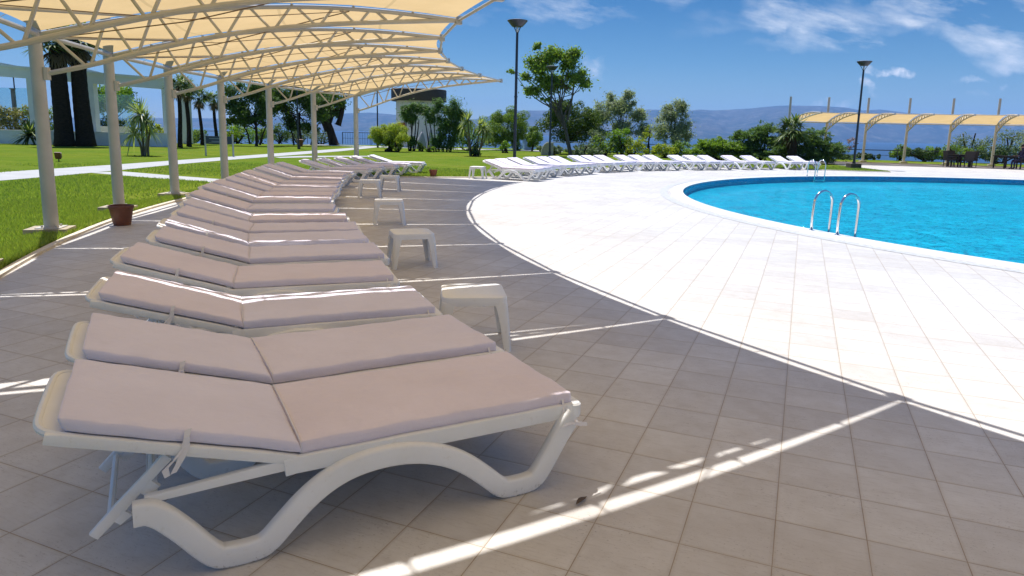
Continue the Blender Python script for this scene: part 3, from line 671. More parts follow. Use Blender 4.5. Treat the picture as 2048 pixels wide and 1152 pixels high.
# ------------------------------------------------------------------ shade canopies
BOT = [(.10, 2.12), (.60, 2.24), (1.18, 2.42), (1.74, 2.58), (2.30, 2.72), (3.0, 2.85), (3.64, 2.93), (4.2, 2.985), (4.75, 3.03), (5.48, 3.085)]
TOP = [(.0, 2.60), (.40, 2.70), (.90, 2.82), (1.45, 2.93), (2.05, 3.03), (2.65, 3.10), (3.30, 3.145), (3.95, 3.16), (4.55, 3.145), (5.0, 3.12), (5.48, 3.085)]
def ztop(d): return float(np.interp(d, [a for a, _ in TOP], [b for _, b in TOP]))
def zbot(d): return float(np.interp(d, [a for a, _ in BOT], [b for _, b in BOT]))
def canopy(name, ths, rm, label, mast_h, detail=True, tr=.028, twist=0.0, gaps=None, adj=None):
    mid = pol(rm, ths[len(ths) // 2]); root = empty(name, (mid[0], mid[1], 0), 0, label, 'shade canopy'); off = mid
    def P(d, th, z): return pol(rm - d, th + twist * (1 - 2 * d / 5.5) + (adj or {}).get(round(th, 4), 0) * (1 - d / 5.5), z)
    for th in ths:
        mb = MB(); mb.tube([P(0, th, -.02), P(0, th, .3), P(0, th, mast_h)], [.090, .088, .072], 16)
        mb.tube([P(0, th, mast_h), P(0, th, mast_h + .02)], [.078, .078], 16)
        mk = mb.build('mast', m_frame, root, True, 40, off=off)
        fb = MB(); fb.box((0, 0, 0), (.50, .40, .13)); o = fb
        v = np.concatenate(fb.v); ca, sa = math.cos(-th), math.sin(-th); c = P(-.02, th, .035)
        v = np.stack([v[:, 0] * ca - v[:, 1] * sa + c[0], v[:, 0] * sa + v[:, 1] * ca + c[1], v[:, 2] + c[2]], 1); fb.v = [v]
        ft = fb.build('footing', m_conc, root, off=off)
        bp_ = MB(); c = P(0, th, .10); bp_.box((c[0], c[1], .106), (.30, .30, .014), -th)
        for q in range(4): e = (c[0] + .12 * math.cos(q * math.pi / 2 + .785 - th), c[1] + .12 * math.sin(q * math.pi / 2 + .785 - th)); bp_.tube([(e[0], e[1], .11), (e[0], e[1], .14)], .014, 6)
        bp_.build('base_plate', m_frame, mk, off=off)
        t = MB(); t.tube([P(d, th, z) for d, z in chaikin(np.array(TOP), 1)], .030 * tr / .028, 8); t.tube([P(d, th, z) for d, z in chaikin(np.array(BOT), 1)], .032 * tr / .028, 8)
        t.tube([P(.10, th, 2.04), P(.10, th, 2.20)], .05, 8); t.box(P(5.50, th, 3.085), (.09, .09, .11), -th)
        tro = t.build('truss', m_frame, root, True, 40, off=off)
        wb = MB(); nb = [.60, 1.18, 1.74, 2.30, 2.92, 3.52, 4.05, 4.52]; nt = [.16] + [(a + b) / 2 - .02 for a, b in zip(nb[:-1], nb[1:])] + [4.74]
        for j, b in enumerate(nb):
            wb.tube([P(b - .03, th, zbot(b)), P(nt[j] + (.04 if j else 0), th, ztop(nt[j]))], tr * .72, 6)
            if j < len(nb) : wb.tube([P(b + .03, th, zbot(b)), P(nt[j + 1] - .03, th, ztop(nt[j + 1]))], tr * .72, 6)
        wb.build('web', m_frame, tro, True, 60, off=off)
    for i in range(len(ths) - 1):
        a, b = ths[i], ths[i + 1]
        # cloth panel with catenary edges, set a little clear of the steel
        nd, ns = 26, 14; vs = []
        for p in range(nd + 1):
            q = p / nd; d = .08 + q * 5.37; sh_ = math.sin(math.pi * q) ** .8 * (1 - .45 * q); g0, g1 = (gaps or {}).get(i, (1.0, 1.0)); g0 = g0(q) if callable(g0) else g0; ga, gb = .03 + .085 * sh_ * g0, .03 + .085 * sh_ * g1
            for s_ in range(ns + 1):
                s = s_ / ns; wid = (rm - d) * (b - a); sl = (ga + s * (wid - ga - gb)) / wid
                dd = d + (.035 * math.sin(math.pi * s)) * (1 - 2 * q)
                z = ztop(d) + .035 - .10 * math.sin(math.pi * s) * math.sin(math.pi * min(1, .15 + q * .8)) + .07 * math.sin(math.pi * s) * (1 - q) ** 3
                # chord of the arc between two trusses, not the arc itself
                pa, pb = P(dd, a, z), P(dd, b, z); vs.append(pa + (pb - pa) * sl)
        k = ns + 1; fs = [(p * k + s, p * k + s + 1, (p + 1) * k + s + 1, (p + 1) * k + s) for p in range(nd) for s in range(ns)]
        cl = MB().add(vs, fs).build('membrane', m_mem, root, True, off=off)
        ed = MB(); ed.tube([P(5.50, a, 3.085), P(5.50, b, 3.085)], .022, 8); ed.build('edge_tube', m_frame, root, True, 40, off=off)
        ed = MB(); ed.tube([P(.02, a, 2.62), P(.02, b, 2.62)], .034, 8); ed.build('edge_tube', m_frame, root, True, 40, off=off)
        if detail:
            lc = MB(); V = np.array(vs).reshape(nd + 1, k, 3)
            for p in range(3, nd, 4):
                for s_, th in ((0, a), (ns, b)):
                    q = V[p, s_]; d = rm - np.hypot(*(q[:2] - C0)); lc.tube([q, P(d, th, ztop(d) + .02)], .006, 4)
                    lc.box(P(d, th, ztop(d) + .025), (.035, .06, .02), -th)
            for s_ in range(2, ns, 5):
                for p, d, z in ((nd, 5.5, 3.085), (0, .02, 2.62)):
                    q = V[p, s_]; sl = s_ / ns; e0, e1 = P(d, a, z), P(d, b, z); e = e0 + (e1 - e0) * sl; lc.tube([q, e], .004, 4)
            lc.build('lacing', m_frame, cl, off=off)
            c2 = MB(); c2.tube([P(.35, a, 2.60), P(2.0, a + .5 * (b - a), 2.74), P(3.95, b, 3.12)], .0055, 5); c2.build('tension_cable', m_cable, root, off=off)
            c2 = MB(); c2.tube([P(.35, b, 2.60), P(2.0, a + .5 * (b - a), 2.72), P(3.95, a, 3.12)], .008, 5)
            c2.build('tension_cable', m_cable, root, off=off)
            c3 = MB(); c3.tube([P(.06, a, 2.57), P(1.45, b, 2.90)], .020, 6); c3.build('brace', m_frame, root, True, off=off)
    return root
NGAP = {i: (.9 + .35 * math.sin(i * 2.3), .9 + .35 * math.cos(i * 1.7)) for i in range(14)}
NGAP[4] = (1.0, .95); NGAP[5] = (lambda q: .05 if q < .50 else min(1.5, .05 + (q - .50) * 8), .6); NGAP[6] = (2.6, .8); NGAP[7] = (1.2, 1.0)
canopy('shade_canopy', [TH0 + DTH * i for i in range(-7, 8)], 24.764, 'long tan fabric shade canopy on steel trusses over the near loungers', 4.3, twist=.007, gaps=NGAP, adj={round(TH0 + DTH * -2, 4): -.0065, round(TH0 + DTH * -1, 4): -.0075, round(TH0, 4): -.005, round(TH0 + DTH, 4): -.004})
canopy('shade_canopy', [R(92.2 + 4.47 * i) for i in range(9)], 32.75, 'tan fabric shade canopy with tall masts across the pool', 4.3, detail=False, tr=.034)

# ------------------------------------------------------------------ pool ladders
def ladder(th, label, rmid=RP):
    c = pol(rmid + .13, th); root = empty('pool_ladder', c, 0, label, 'pool ladder', 'steel pool ladders')
    e = np.array([math.cos(th), -math.sin(th), 0]); t = np.array([math.sin(th), math.cos(th), 0])   # e points to the pool centre
    for s in (-1, 1):
        mb = MB(); pts = [(0, .0), (0.0, .25), (.012, .44)]
        for q in np.linspace(180, 0, 15): pts.append((.20 + .188 * math.cos(R(q)), .46 + .20 * math.sin(R(q))))
        pts += [(.385, .30), (.375, .0), (.37, -.20)]
        mb.tube([e * a + t * s * .27 + np.array([0, 0, z]) for a, z in pts], .0215, 12)
        h = mb.build('handrail', m_steel, root, True)
        fl = MB(); fl.lathe([(.0, .034), (.026, .034), (.030, .028), (.048, .026), (.05, .0)], t * s * .27 , 16); fl.build('flange', m_steel, h, True, 30)
    for z in (-.13,):
        st = MB(); st.box(e * .37 + np.array([0, 0, z]), (.08, .5, .03), -th); st.build('step', m_steel, root)
    return root
ladder(math.atan2(10.93 - C0[1], C0[0] - 5.0), 'shiny steel pool ladder with two hoops at the near pool rim')
ladder(R(65.6), 'shiny steel pool ladder on the far pool rim before the white loungers')

# ------------------------------------------------------------------ flower pots
def pot(x, y, r, h, mat, label):
    root = empty('flower_pot', (x, y, 0), 0, label, 'flower pot', 'empty plant pots on the deck edge')
    mb = MB(); mb.lathe([(.001, .004), (r * .66, .004), (r * .69, .012), (r * .93, h * .80), (r * .94, h * .83), (r, h * .84), (r * 1.02, h * .97), (r, h), (r * .92, h), (r * .90, h * .85), (r * .88, h * .78)], n=36)
    mb.build('pot', mat, root, True, 35)
    s = MB(); s.lathe([(.001, h * .80), (r * .5, h * .81), (r * .885, h * .79)], n=24); s.build('soil', m_dirt, root, True)
pot(-5.86, 10.22, .172, .30, m_pot, 'brown plastic plant pot at the foot of a canopy mast')
pot(-2.62, 22.5, .135, .24, m_pot2, 'small reddish plant pot standing alone at the lawn edge')

# ------------------------------------------------------------------ lamp posts
def make_lamp():
    root = empty('lamp_post'); H = 5.05
    mb = MB(); mb.tube([(0, 0, 0), (0, 0, 1.0), (0, 0, H)], [.062, .060, .046], 14); mb.tube([(0, 0, 0), (0, 0, .35)], [.085, .085], 14); mb.tube([(0, 0, 2.75), (0, 0, 2.80)], [.066, .066], 14)
    mb.build('pole', m_lamp, root, True, 40)
    hd = MB(); hd.lathe([(.001, H + .20), (.17, H + .20), (.20, H + .215), (.365, H + .40), (.372, H + .415)], n=32); hd.build('lamp_bowl', m_lamp, root, True, 40)
    cp = MB(); cp.lathe([(.372, H + .415), (.366, H + .43), (.22, H + .46), (.001, H + .468)], n=32); cp.build('lamp_cap', m_lampcap, root, True, 40)
    ar = MB()
    for k in range(4): q = R(45 + 90 * k); ar.tube([(.03 * math.cos(q), .03 * math.sin(q), H - .03), (.06 * math.cos(q), .06 * math.sin(q), H + .03), (.17 * math.cos(q), .17 * math.sin(q), H + .215)], .014, 6)
    ar.build('bracket', m_lamp, root, True)
    b = MB(); b.lathe([(.001, H + .0), (.035, H + .01), (.045, H + .10), (.03, H + .19), (.001, H + .2)], n=14); b.build('lamp_glass', mat_simple('lamp_diffuser', (.7, .7, .7), .3), root, True)
    return root
lp = make_lamp()
for i, (p, lb) in enumerate([((.02, 25.9), 'dark lamp post with bowl head, tallest, behind the first white loungers'),
                             ((17.95, 36.6), 'dark lamp post with bowl head on a block before the far canopy'),
                             ((2.2, 43.0), 'dark lamp post standing in front of the leafy leaning tree'),
                             (tuple(at(35, 240, 58)[:2]), 'distant lamp post beyond the glass balustrade'),
                             ((-15.1, 48.6), 'dark lamp post among the dense trees, its head hidden by the canopy'),
                             ((-11.2, 57), 'thin lamp post left of the round kiosk')]):
    o = lp if i == 0 else copy_tree(lp); o.location = (p[0], p[1], ZL); o.rotation_euler = (0, 0, .3 * i); tag(o, lb, 'lamp post', 'dark garden lamp posts')
fb = MB(); fb.box((0, 0, 0), (.55, .55, .26)); o = fb.build('lamp_footing', mat_simple('dark_block', (.075, .06, .05), .9, var=.3, bump=.4)); o.location = (17.95, 36.6, .13); tag(o, 'dark square block under the right-hand lamp post', 'footing')
for px, py, Y, lb in ((118, 324, 24.5, 'small brown garden spotlight on the lawn behind the first canopy mast'), (600, 298, 50, 'small brown garden spotlight at the foot of the lamp among the dense trees')):
    c = gnd(px, py); root = empty('garden_spotlight', (c[0], c[1], ZL), .4, lb, 'spotlight', 'brown garden spotlights')
    s = c[1] / 24.0; mb = MB(); mb.tube([(0, 0, 0), (0, 0, .12 * s)], .02 * s, 8); mb.build('stake', m_lamp, root)
    mb = MB(); mb.box((0, 0, .2 * s), (.17 * s, .2 * s, .16 * s), 0, ('X', R(20))); mb.box((0, -.11 * s, .235 * s), (.19 * s, .04 * s, .19 * s), 0, ('X', R(20))); mb.build('lamp_housing', m_pot, root)

# ------------------------------------------------------------------ left: pergola, garden wall, glass, palms
def bar(mb, a, b, wdt, hgt):
    a, b = np.asarray(a, float), np.asarray(b, float); d = b - a; L = np.hypot(d[0], d[1]); n = np.array([-d[1], d[0]]) / L * wdt / 2; vs = []
    for p in (a, b):
        for s, z in ((-1, 0), (1, 0), (1, hgt), (-1, hgt)): vs.append((p[0] + n[0] * s, p[1] + n[1] * s, p[2] + z))
    mb.add(vs, [(3, 2, 1, 0), (4, 5, 6, 7), (0, 1, 5, 4), (1, 2, 6, 5), (2, 3, 7, 6), (3, 0, 4, 7)])
root = empty('pergola', (-26, 43, 0), 0, 'big grey white rendered pergola frame of beams and columns behind the palms', 'pergola'); off = (-26, 43, 0)
b0 = at(-260, 132, 46.2); b1 = at(340, 179.5, 48.0)
mb = MB(); bar(mb, b0, b1, .5, .62); bar(mb, b0 + np.array([0, .12, .62]), b1 + np.array([.0, .12, .62]), .9, .14); mb.build('beam', m_beam, root, off=off)
c0 = b0 + np.array([-1.2, 7.0, .55]); c1 = b1 + np.array([-2.5, 9.0, .3]); mb = MB(); bar(mb, c0, c1, .6, .5); mb.build('beam', m_beam, root, off=off)
for q in (.02, .36, .68): 
    a_ = b0 + (b1 - b0) * q; b_ = c0 + (c1 - c0) * q; a_ = a_ + np.array([0, .3, .65]); b_ = b_ + np.array([0, -.3, .0]); b_[2] = a_[2]
    mb = MB(); bar(mb, a_, b_, .4, .35); mb.build('beam', m_beam, root, off=off)
for (px, w_) in ((70, .55), (182, .80), (337, .55)):
    q = np.interp(px, [-260, 340], [0, 1]); 
    best = min(np.linspace(0, 1, 400), key=lambda s: abs((lambda p: CXP + F_PX * ((p - np.array([0, 0, CAM_H])) @ _r) / ((p - np.array([0, 0, CAM_H])) @ _f))(b0 + (b1 - b0) * s + np.array([0, 0, -1.5])) - px))
    p = b0 + (b1 - b0) * best; mb = MB(); mb.box((p[0], p[1], p[2] / 2), (w_, .5, p[2])); mb.build('column', m_beam, root, off=off)
for px, Y in ((376, 57),):
    p = at(px, 285, Y); mb = MB(); mb.box((p[0], p[1], 2.0), (.6, .6, 4.2)); mb.build('column', m_beam, root, off=off)
root = empty('garden_wall', (-27, 43.6, 0), 0, 'low white garden wall running behind the palms', 'garden wall'); off = (-27, 43.6, 0)
w0, w1 = at(-300, 290, 46.6), at(342, 288, 47.0)
mb = MB(); bar(mb, (w0[0], w0[1], -.1), (w1[0], w1[1], -.1), .28, .98); mb.build('wall', m_white, root, off=off)
mb = MB(); bar(mb, (w0[0], w0[1], .88), (w1[0] + .02, w1[1], .88), .36, .05); mb.build('coping', m_white, root, off=off)
mb = MB(); p0, p1 = at(190, 270, 49.0), at(262, 268, 49.0); bar(mb, (p0[0], p0[1], .3), (p1[0], p1[1], .3), .3, 1.0); o = mb.build('planter_wall', m_cream); tag(o, 'cream planter wall behind the white garden wall', 'planter')
def glass_panels(px0, px1, Y, z0, z1, npan, label):
    a, b = at(px0, 250, Y), at(px1, 250, Y); root = empty('glass_balustrade', (a[0], a[1], 0), 0, label, 'balustrade'); off = (a[0], a[1], 0)
    for i in range(npan):
        p = a + (b - a) * (i + .02) / npan; q = a + (b - a) * (i + .98) / npan; mb = MB(); bar(mb, (p[0], p[1], z0), (q[0], q[1], z0), .02, z1 - z0); mb.build('glass_panel', m_glassrail, root, off=off)
    for i in range(npan + 1):
        p = a + (b - a) * i / npan; mb = MB(); mb.tube([(p[0], p[1], z0 - .6), (p[0], p[1], z0 + .1)], .03, 6); mb.build('clamp_post', m_fence, root, off=off)
glass_panels(-60, 100, 51, 1.45, 3.9, 5, 'tall clear glass balustrade above the hedge at the left edge')
glass_panels(192, 270, 51.5, 1.2, 3.6, 3, 'clear glass balustrade in front of the round green tree')
p = at(27, 200, 50); mb = MB(); mb.tube([(p[0], p[1], .5), (p[0], p[1], 3.75)], .13, 10); mb.tube([(p[0], p[1], 3.75), (p[0], p[1], 3.82)], .2, 10); tag(mb.build('bollard_light', m_fence, None, True, 40), 'short thick grey post light behind the glass balustrade', 'post light')

# sign board on two posts
a, b = gnd(412, 312), gnd(467, 314); c = (a + b) / 2; b = a + (b - a); L = float(np.hypot(*(b - a)[:2])); root = empty('sign_board', (c[0], c[1], 0), math.atan2(b[1] - a[1], b[0] - a[0]), 'blue grey notice board on two pale posts by the path', 'sign')
for s in (-1, 1): mb = MB(); mb.tube([(s * L / 2, 0, 0), (s * L / 2, 0, 1.10)], .045, 10); mb.build('post', m_fence if False else m_lampcap, root, True, 40)
mb = MB(); mb.box((0, 0, .80), (L - .12, .04, .38)); pn = mb.build('sign_panel', m_blue_sign, root)
mb = MB(); mb.box((-.1, -.026, .87), (L * .55, .008, .035)); mb.box((-.05, -.026, .74), (L * .45, .008, .03)); mb.box((-.1, -.026, .68), (L * .6, .008, .022)); mb.build('lettering', m_sign_text, pn)

# round kiosk
K = at(838, 298, 62); K[2] = 0
root = empty('kiosk', (K[0], K[1], 0), 0, 'round cream kiosk with a wide dark flat roof behind the shrubs', 'kiosk')
px2m = 62 / F_PX
mb = MB(); mb.lathe([(2.0, 0), (2.0, 4.0)], n=48); mb.build('wall', m_cream, root, True, 40)
mb = MB(); mb.lathe([(2.0, 4.0), (2.40, 3.98), (2.42, 4.02), (2.42, 4.98), (2.36, 5.02), (.01, 5.05)], n=64); mb.build('roof', m_darkroof, root, True, 40)
dr = np.array([0.0, -1.0])
mb = MB(); mb.box((.1, -1.98, 3.35), (1.35, .12, .9)); mb.build('window', m_beam, root)
mb = MB(); mb.box((-1.2, -2.06, 1.93), (.62, .10, .36), -.35); sg = mb.build('sign', m_red, root); mb = MB(); mb.box((-1.08, -2.09, 1.69), (.36, .10, .14), -.35); mb.build('sign_stripe', m_yel, sg)

# ------------------------------------------------------------------ vegetation
ML = {
 'dense': mat_leaf('leaf_dense', (.030, .062, .012), (.080, .135, .022), .35),
 'loose': mat_leaf('leaf_loose', (.085, .145, .022), (.21, .28, .05), .5),
 'laurel': mat_leaf('leaf_laurel', (.034, .064, .012), (.095, .135, .024), .3, .55, .15),
 'olive': mat_leaf('leaf_olive', (.16, .19, .12), (.29, .32, .23), .45),
 'oleander': mat_leaf('leaf_oleander', (.042, .085, .018), (.115, .19, .045), .4),
 'topiary': mat_leaf('leaf_topiary', (.16, .24, .018), (.34, .40, .045), .5),
 'round': mat_leaf('leaf_round', (.065, .115, .016), (.17, .24, .038), .45),
 'juniper': mat_leaf('leaf_juniper', (.045, .088, .028), (.13, .20, .058), .35),
 'juniper2': mat_leaf('leaf_juniper_light', (.075, .14, .02), (.19, .27, .04), .4),
 'yellow': mat_leaf('leaf_yellow', (.13, .19, .018), (.33, .37, .045), .5),
 'lime': mat_leaf('leaf_lime', (.09, .17, .012), (.19, .29, .025), .4),
 'greygreen': mat_leaf('leaf_grey', (.085, .12, .06), (.16, .20, .11), .3),
 'hedge': mat_leaf('leaf_hedge', (.022, .045, .014), (.06, .10, .025), .2),
 'ochre': mat_leaf('leaf_ochre', (.13, .14, .04), (.27, .24, .10), .3),
 'sword': mat_leaf('leaf_sword', (.13, .17, .05), (.30, .33, .14), .4, .4, .4),
 'fan': mat_leaf('leaf_fan', (.045, .085, .016), (.13, .17, .035), .3, .5, .35),
 'dead': mat_leaf('leaf_dead', (.10, .07, .04), (.22, .165, .10), .15),
 'reddish': mat_leaf('leaf_reddish', (.16, .08, .05), (.26, .15, .09), .3),
}
m_bark = mat_bark('bark_brown', (.05, .035, .025), (.13, .095, .065)); m_barkd = mat_bark('bark_dark', (.022, .016, .012), (.055, .040, .030), 5)
m_palmt = mat_bark('palm_trunk', (.016, .012, .009), (.040, .028, .020), 6, 1.0); m_olivet = mat_bark('bark_grey', (.07, .06, .05), (.16, .14, .12))
m_thin = mat_bark('stem_pale', (.12, .095, .06), (.24, .20, .14), 9)

def leaves(g, blobs, n, size, mat, parent, name='crown', aspect=.45, up=.35, shell=.55, off=None, jitter=.0, soft=0.0, rnd=.75):
    """n leaf quads spread over a set of (x,y,z,rx,ry,rz) clumps, mostly near each clump's outside"""
    blobs = np.asarray(blobs, float); vol = (blobs[:, 3] * blobs[:, 4] * blobs[:, 5]) ** .67; k = g.choice(len(blobs), n, p=vol / vol.sum())
    d = g.normal(size=(n, 3)); d /= np.linalg.norm(d, axis=1)[:, None]
    rad = (shell + (1 - shell) * g.random(n)) * (1 + jitter * g.normal(size=n)); rad *= np.where(g.random(n) < .25, g.random(n) ** .5, 1)
    if soft: rad = np.where(g.random(n) < soft, np.abs(g.normal(size=n)) * .72, rad)
    c = blobs[k, :3] + d * blobs[k, 3:] * rad[:, None]
    nr = d + g.normal(size=(n, 3)) * rnd + np.array([0, 0, up]); nr /= np.linalg.norm(nr, axis=1)[:, None]
    t = np.cross(nr, g.normal(size=(n, 3))); t /= np.linalg.norm(t, axis=1)[:, None] + 1e-9; b = np.cross(nr, t)
    s = size * g.uniform(.6, 1.35, n)[:, None]; w_ = s * aspect
    v = np.stack([c - t * s * .5, c + b * w_ * .5 - t * s * .05, c + t * s * .5, c - b * w_ * .5 - t * s * .05], 1).reshape(-1, 3)
    if off is not None: v = v - np.asarray(off)
    return raw_obj(name, v, np.arange(4 * n).reshape(n, 4), mat, parent)
def clumps(g, c, r, n, cr, flat=1.0, low=-.7, shell=.75):
    """clump centres over an uneven ellipsoid"""
    out = []
    while len(out) < n:
        d = g.normal(size=3); d /= np.linalg.norm(d)
        if d[2] < low: continue
        q = shell + (1 - shell) * g.random(); q *= g.uniform(.75, 1.12)
        k = cr * g.uniform(.65, 1.3)
        out.append((c[0] + d[0] * r[0] * q, c[1] + d[1] * r[1] * q, c[2] + d[2] * r[2] * q, k, k, k * flat))
    return out
def thing(name, base, label, cat, group=None): return empty(name, (base[0], base[1], base[2] if len(base) > 2 else ZL), 0, label, cat, group)
def limbs(g, base, top, r0, nb, targets, mat, root, bend=.25, name='trunk'):
    base = np.asarray(base, float); top = np.asarray(top, float); mb = MB()
    mid = (base + top) / 2 + g.normal(size=3) * bend * np.array([1, 1, .2]); path = chaikin(np.array([base, base * .6 + mid * .4 + g.normal(size=3) * bend * .2, mid, top]), 2)
    mb.tube(path, np.linspace(r0, r0 * .45, len(path)) * np.concatenate([[1.25], np.ones(len(path) - 1)]), 9)
    T = np.asarray(targets, float); idx = g.choice(len(T), min(nb, len(T)), replace=False)
    for i in idx:
        s = path[int(len(path) * g.uniform(.62, .98)) - 1]; e = T[i, :3]; m = (s + e) / 2 + g.normal(size=3) * .18 * np.linalg.norm(e - s) * .5
        p = chaikin(np.array([s, m, e]), 2); mb.tube(p, np.linspace(r0 * .36, r0 * .07, len(p)), 5)
    return mb.build(name, mat, root, True, off=root.location)
def bushy(name, c, r, label, cat, leaf, n, size, seed, cl=26, cr=.42, flat=.8, base=None, trunk=None, low=-.6, group=None, aspect=.45, nb=10, r0=.08, bark=None, shell=.6, core=True, rnd=.75):
    g = np.random.default_rng(seed); c = np.asarray(c, float); bs = np.array([c[0], c[1], ZL]) if base is None else np.array([base[0], base[1], ZL])
    root = thing(name, bs, label, cat, group); B = clumps(g, c, r, cl, cr * min(r[0], r[2]), flat, low)
    if core: B = B + [(c[0], c[1], c[2], r[0] * .72, r[1] * .72, r[2] * .72)]
    leaves(g, B, n, size, ML[leaf], root, 'foliage' if trunk is None else 'crown', aspect, off=bs, shell=shell, jitter=.06, rnd=rnd)
    if trunk is None:
        mb = MB()
        for k in range(6):
            e = c + g.normal(size=3) * np.array(r) * .45; e[2] = max(.3, e[2]); mb.tube(chaikin(np.array([bs + g.normal(size=3) * np.array([.12, .12, 0]), (bs + e) / 2 + g.normal(size=3) * .1, e]), 1), np.linspace(r0 * .6, .012, 4)[:len(chaikin(np.zeros((3, 3)), 1))] if False else .6 * r0, 5)
        mb.build('stem', bark or m_barkd, root, True, off=bs)
    else: limbs(g, bs, trunk, r0, nb, B, bark or m_bark, root)
    return root
def P(px, py, Y): return at(px, py, Y)
def S(px, Y): return px * Y / F_PX

# --- leaf-blade plants and palms
def blade(vs, fs, base, d, L, wd, droop, seg=5):
    d = d / np.linalg.norm(d); side = np.cross(d, [0, 0, 1.0]); sn = np.linalg.norm(side); side = side / sn if sn > 1e-3 else np.array([1.0, 0, 0]); n0 = len(vs)
    for i in range(seg + 1):
        q = i / seg; p = base + d * L * q + np.array([0, 0, -droop * L * q * q]); w_ = wd * (1 - q ** 2.2) * (.6 + .8 * min(1, q * 4)) * .5 + .002
        vs.append(p - side * w_); vs.append(p + side * w_)
    for i in range(seg): a = n0 + 2 * i; fs.append((a, a + 1, a + 3, a + 2))
def rosette(g, c, n, L, wd, low=-.6, droop=(.15, .7)):
    vs, fs = [], []
    for i in range(n):
        el = g.uniform(low, 1.0); el = math.asin(max(-.99, min(.99, el))); az = g.uniform(0, 2 * math.pi)
        d = np.array([math.cos(az) * math.cos(el), math.sin(az) * math.cos(el), math.sin(el)]); blade(vs, fs, np.asarray(c) + d * .04, d, L * g.uniform(.7, 1.15), wd * g.uniform(.7, 1.2), g.uniform(*droop) * (1.2 - el))
    return vs, fs
def fan_crown(g, c, n, pet, L, low=-.5, dead=False, nb=13):
    vs, fs = [], []
    for i in range(n):
        el = math.asin(g.uniform(low, .95)) if not dead else R(g.uniform(-80, -35)); az = g.uniform(0, 2 * math.pi)
        d = np.array([math.cos(az) * math.cos(el), math.sin(az) * math.cos(el), math.sin(el)]); p1 = np.asarray(c) + d * pet * g.uniform(.7, 1.1) + np.array([0, 0, -.12 * pet])
        blade(vs, fs, np.asarray(c, float), p1 - c, float(np.linalg.norm(p1 - c)), .05, .0, 2)
        side = np.cross(d, [0, 0, 1.0]); side /= np.linalg.norm(side) + 1e-9; upv = np.cross(side, d)
        for k in range(nb):
            a = R(-115 + 230 * k / (nb - 1)); dd = d * math.cos(a) + side * math.sin(a) + upv * .12 * g.normal(); blade(vs, fs, p1, dd, L * (.65 + .35 * math.cos(a * .6)) * g.uniform(.85, 1.1), L * .10, g.uniform(.12, .4), 3)
    return vs, fs
def mesh_part(name, vf, mat, root):
    vs, fs = vf; v = np.asarray(vs) - np.array(root.location); return raw_obj(name, v, np.asarray(fs), mat, root)
def cordyline(base, heads, label, seed, n=90, L=.75, group=None, mat='sword', stem=.06):
    g = np.random.default_rng(seed); root = thing('cordyline', (base[0], base[1], ZL), label, 'yucca plant', group)
    for (h, l) in heads:
        mb = MB(); b = np.array([base[0] + g.normal() * .1, base[1] + g.normal() * .1, ZL]); m = (b + h) / 2 + g.normal(size=3) * .06; p = chaikin(np.array([b, m, h]), 2); mb.tube(p, np.linspace(stem, stem * .65, len(p)), 8); mb.build('stem', m_thin, root, True, off=root.location)
        mesh_part('leaf_rosette', rosette(g, h, int(n * l), L * (.6 + .4 * l), .055), ML[mat], root)
    return root
def palm(base, top, r0, r1, label, seed, pet=.7, L=.75, n=34, group='palm trees on the lawn', skirt=12, flare=1.0, low=-.5):
    g = np.random.default_rng(seed); base = np.asarray(base, float); top = np.asarray(top, float); root = thing('palm_tree', (base[0], base[1], ZL), label, 'palm tree', group)
    k = 26; pts = [base + (top - base) * q + np.array([.05 * math.sin(q * 5 + seed), 0, 0]) for q in np.linspace(0, 1, k)]; rad = [(r0 + (r1 - r0) * q ** .6) * (1 + .25 * flare * math.exp(-q * 9)) * (1 + .025 * (i % 2)) for i, q in enumerate(np.linspace(0, 1, k))]
    mb = MB(); mb.tube(pts, rad, 16); mb.build('trunk', m_palmt, root, True, off=root.location)
    mesh_part('crown', fan_crown(g, top + np.array([0, 0, .1]), n, pet, L, low), ML['fan'], root)
    if skirt: mesh_part('dead_fronds', fan_crown(g, top + np.array([0, 0, -.05]), skirt, pet * .6, L * .75, dead=True), ML['dead'], root)
    return root

# two fat palms on the left
for (bx, tx, tp, w0_, w1_, Y, lb, sd) in ((128, 115, 98, 35, 27, 44.0, 'left one of the two fat dark palm trunks on the lawn', 1), (171, 154, 92, 34, 25, 44.6, 'right one of the two fat dark palm trunks on the lawn', 2)):
    b = P(bx, 291, Y); b[2] = ZL; t = P(tx, tp, Y); t[2] += .2
    palm(b, t, S(w0_, Y) / 2, S(w1_, Y) / 2, lb, sd, 1.0, 1.1, 40, 'fat palms on the lawn', 34, .5, -.2)
for i, (bx, by, tx, ty, Y, wd, lb) in enumerate(((362, 297, 356, 172, 46, 9, 'first slim palm right of the pergola, tallest of the four'), (379, 291, 371, 178, 49, 9, 'second slim palm, close beside the tallest one'),
                                 (404, 288, 398, 196, 54, 7, 'third slim palm with drooping brown fronds'), (433, 286, 428, 200, 58, 7, 'fourth slim palm, standing behind the notice board'))):
    b = P(bx, by, Y); b[2] = ZL; t = P(tx, ty, Y); palm(b, t, S(wd, Y) / 2, S(wd * .75, Y) / 2, lb, 11 + i, .55, .72, 26, 'slim palms behind the notice board', 16, .6)
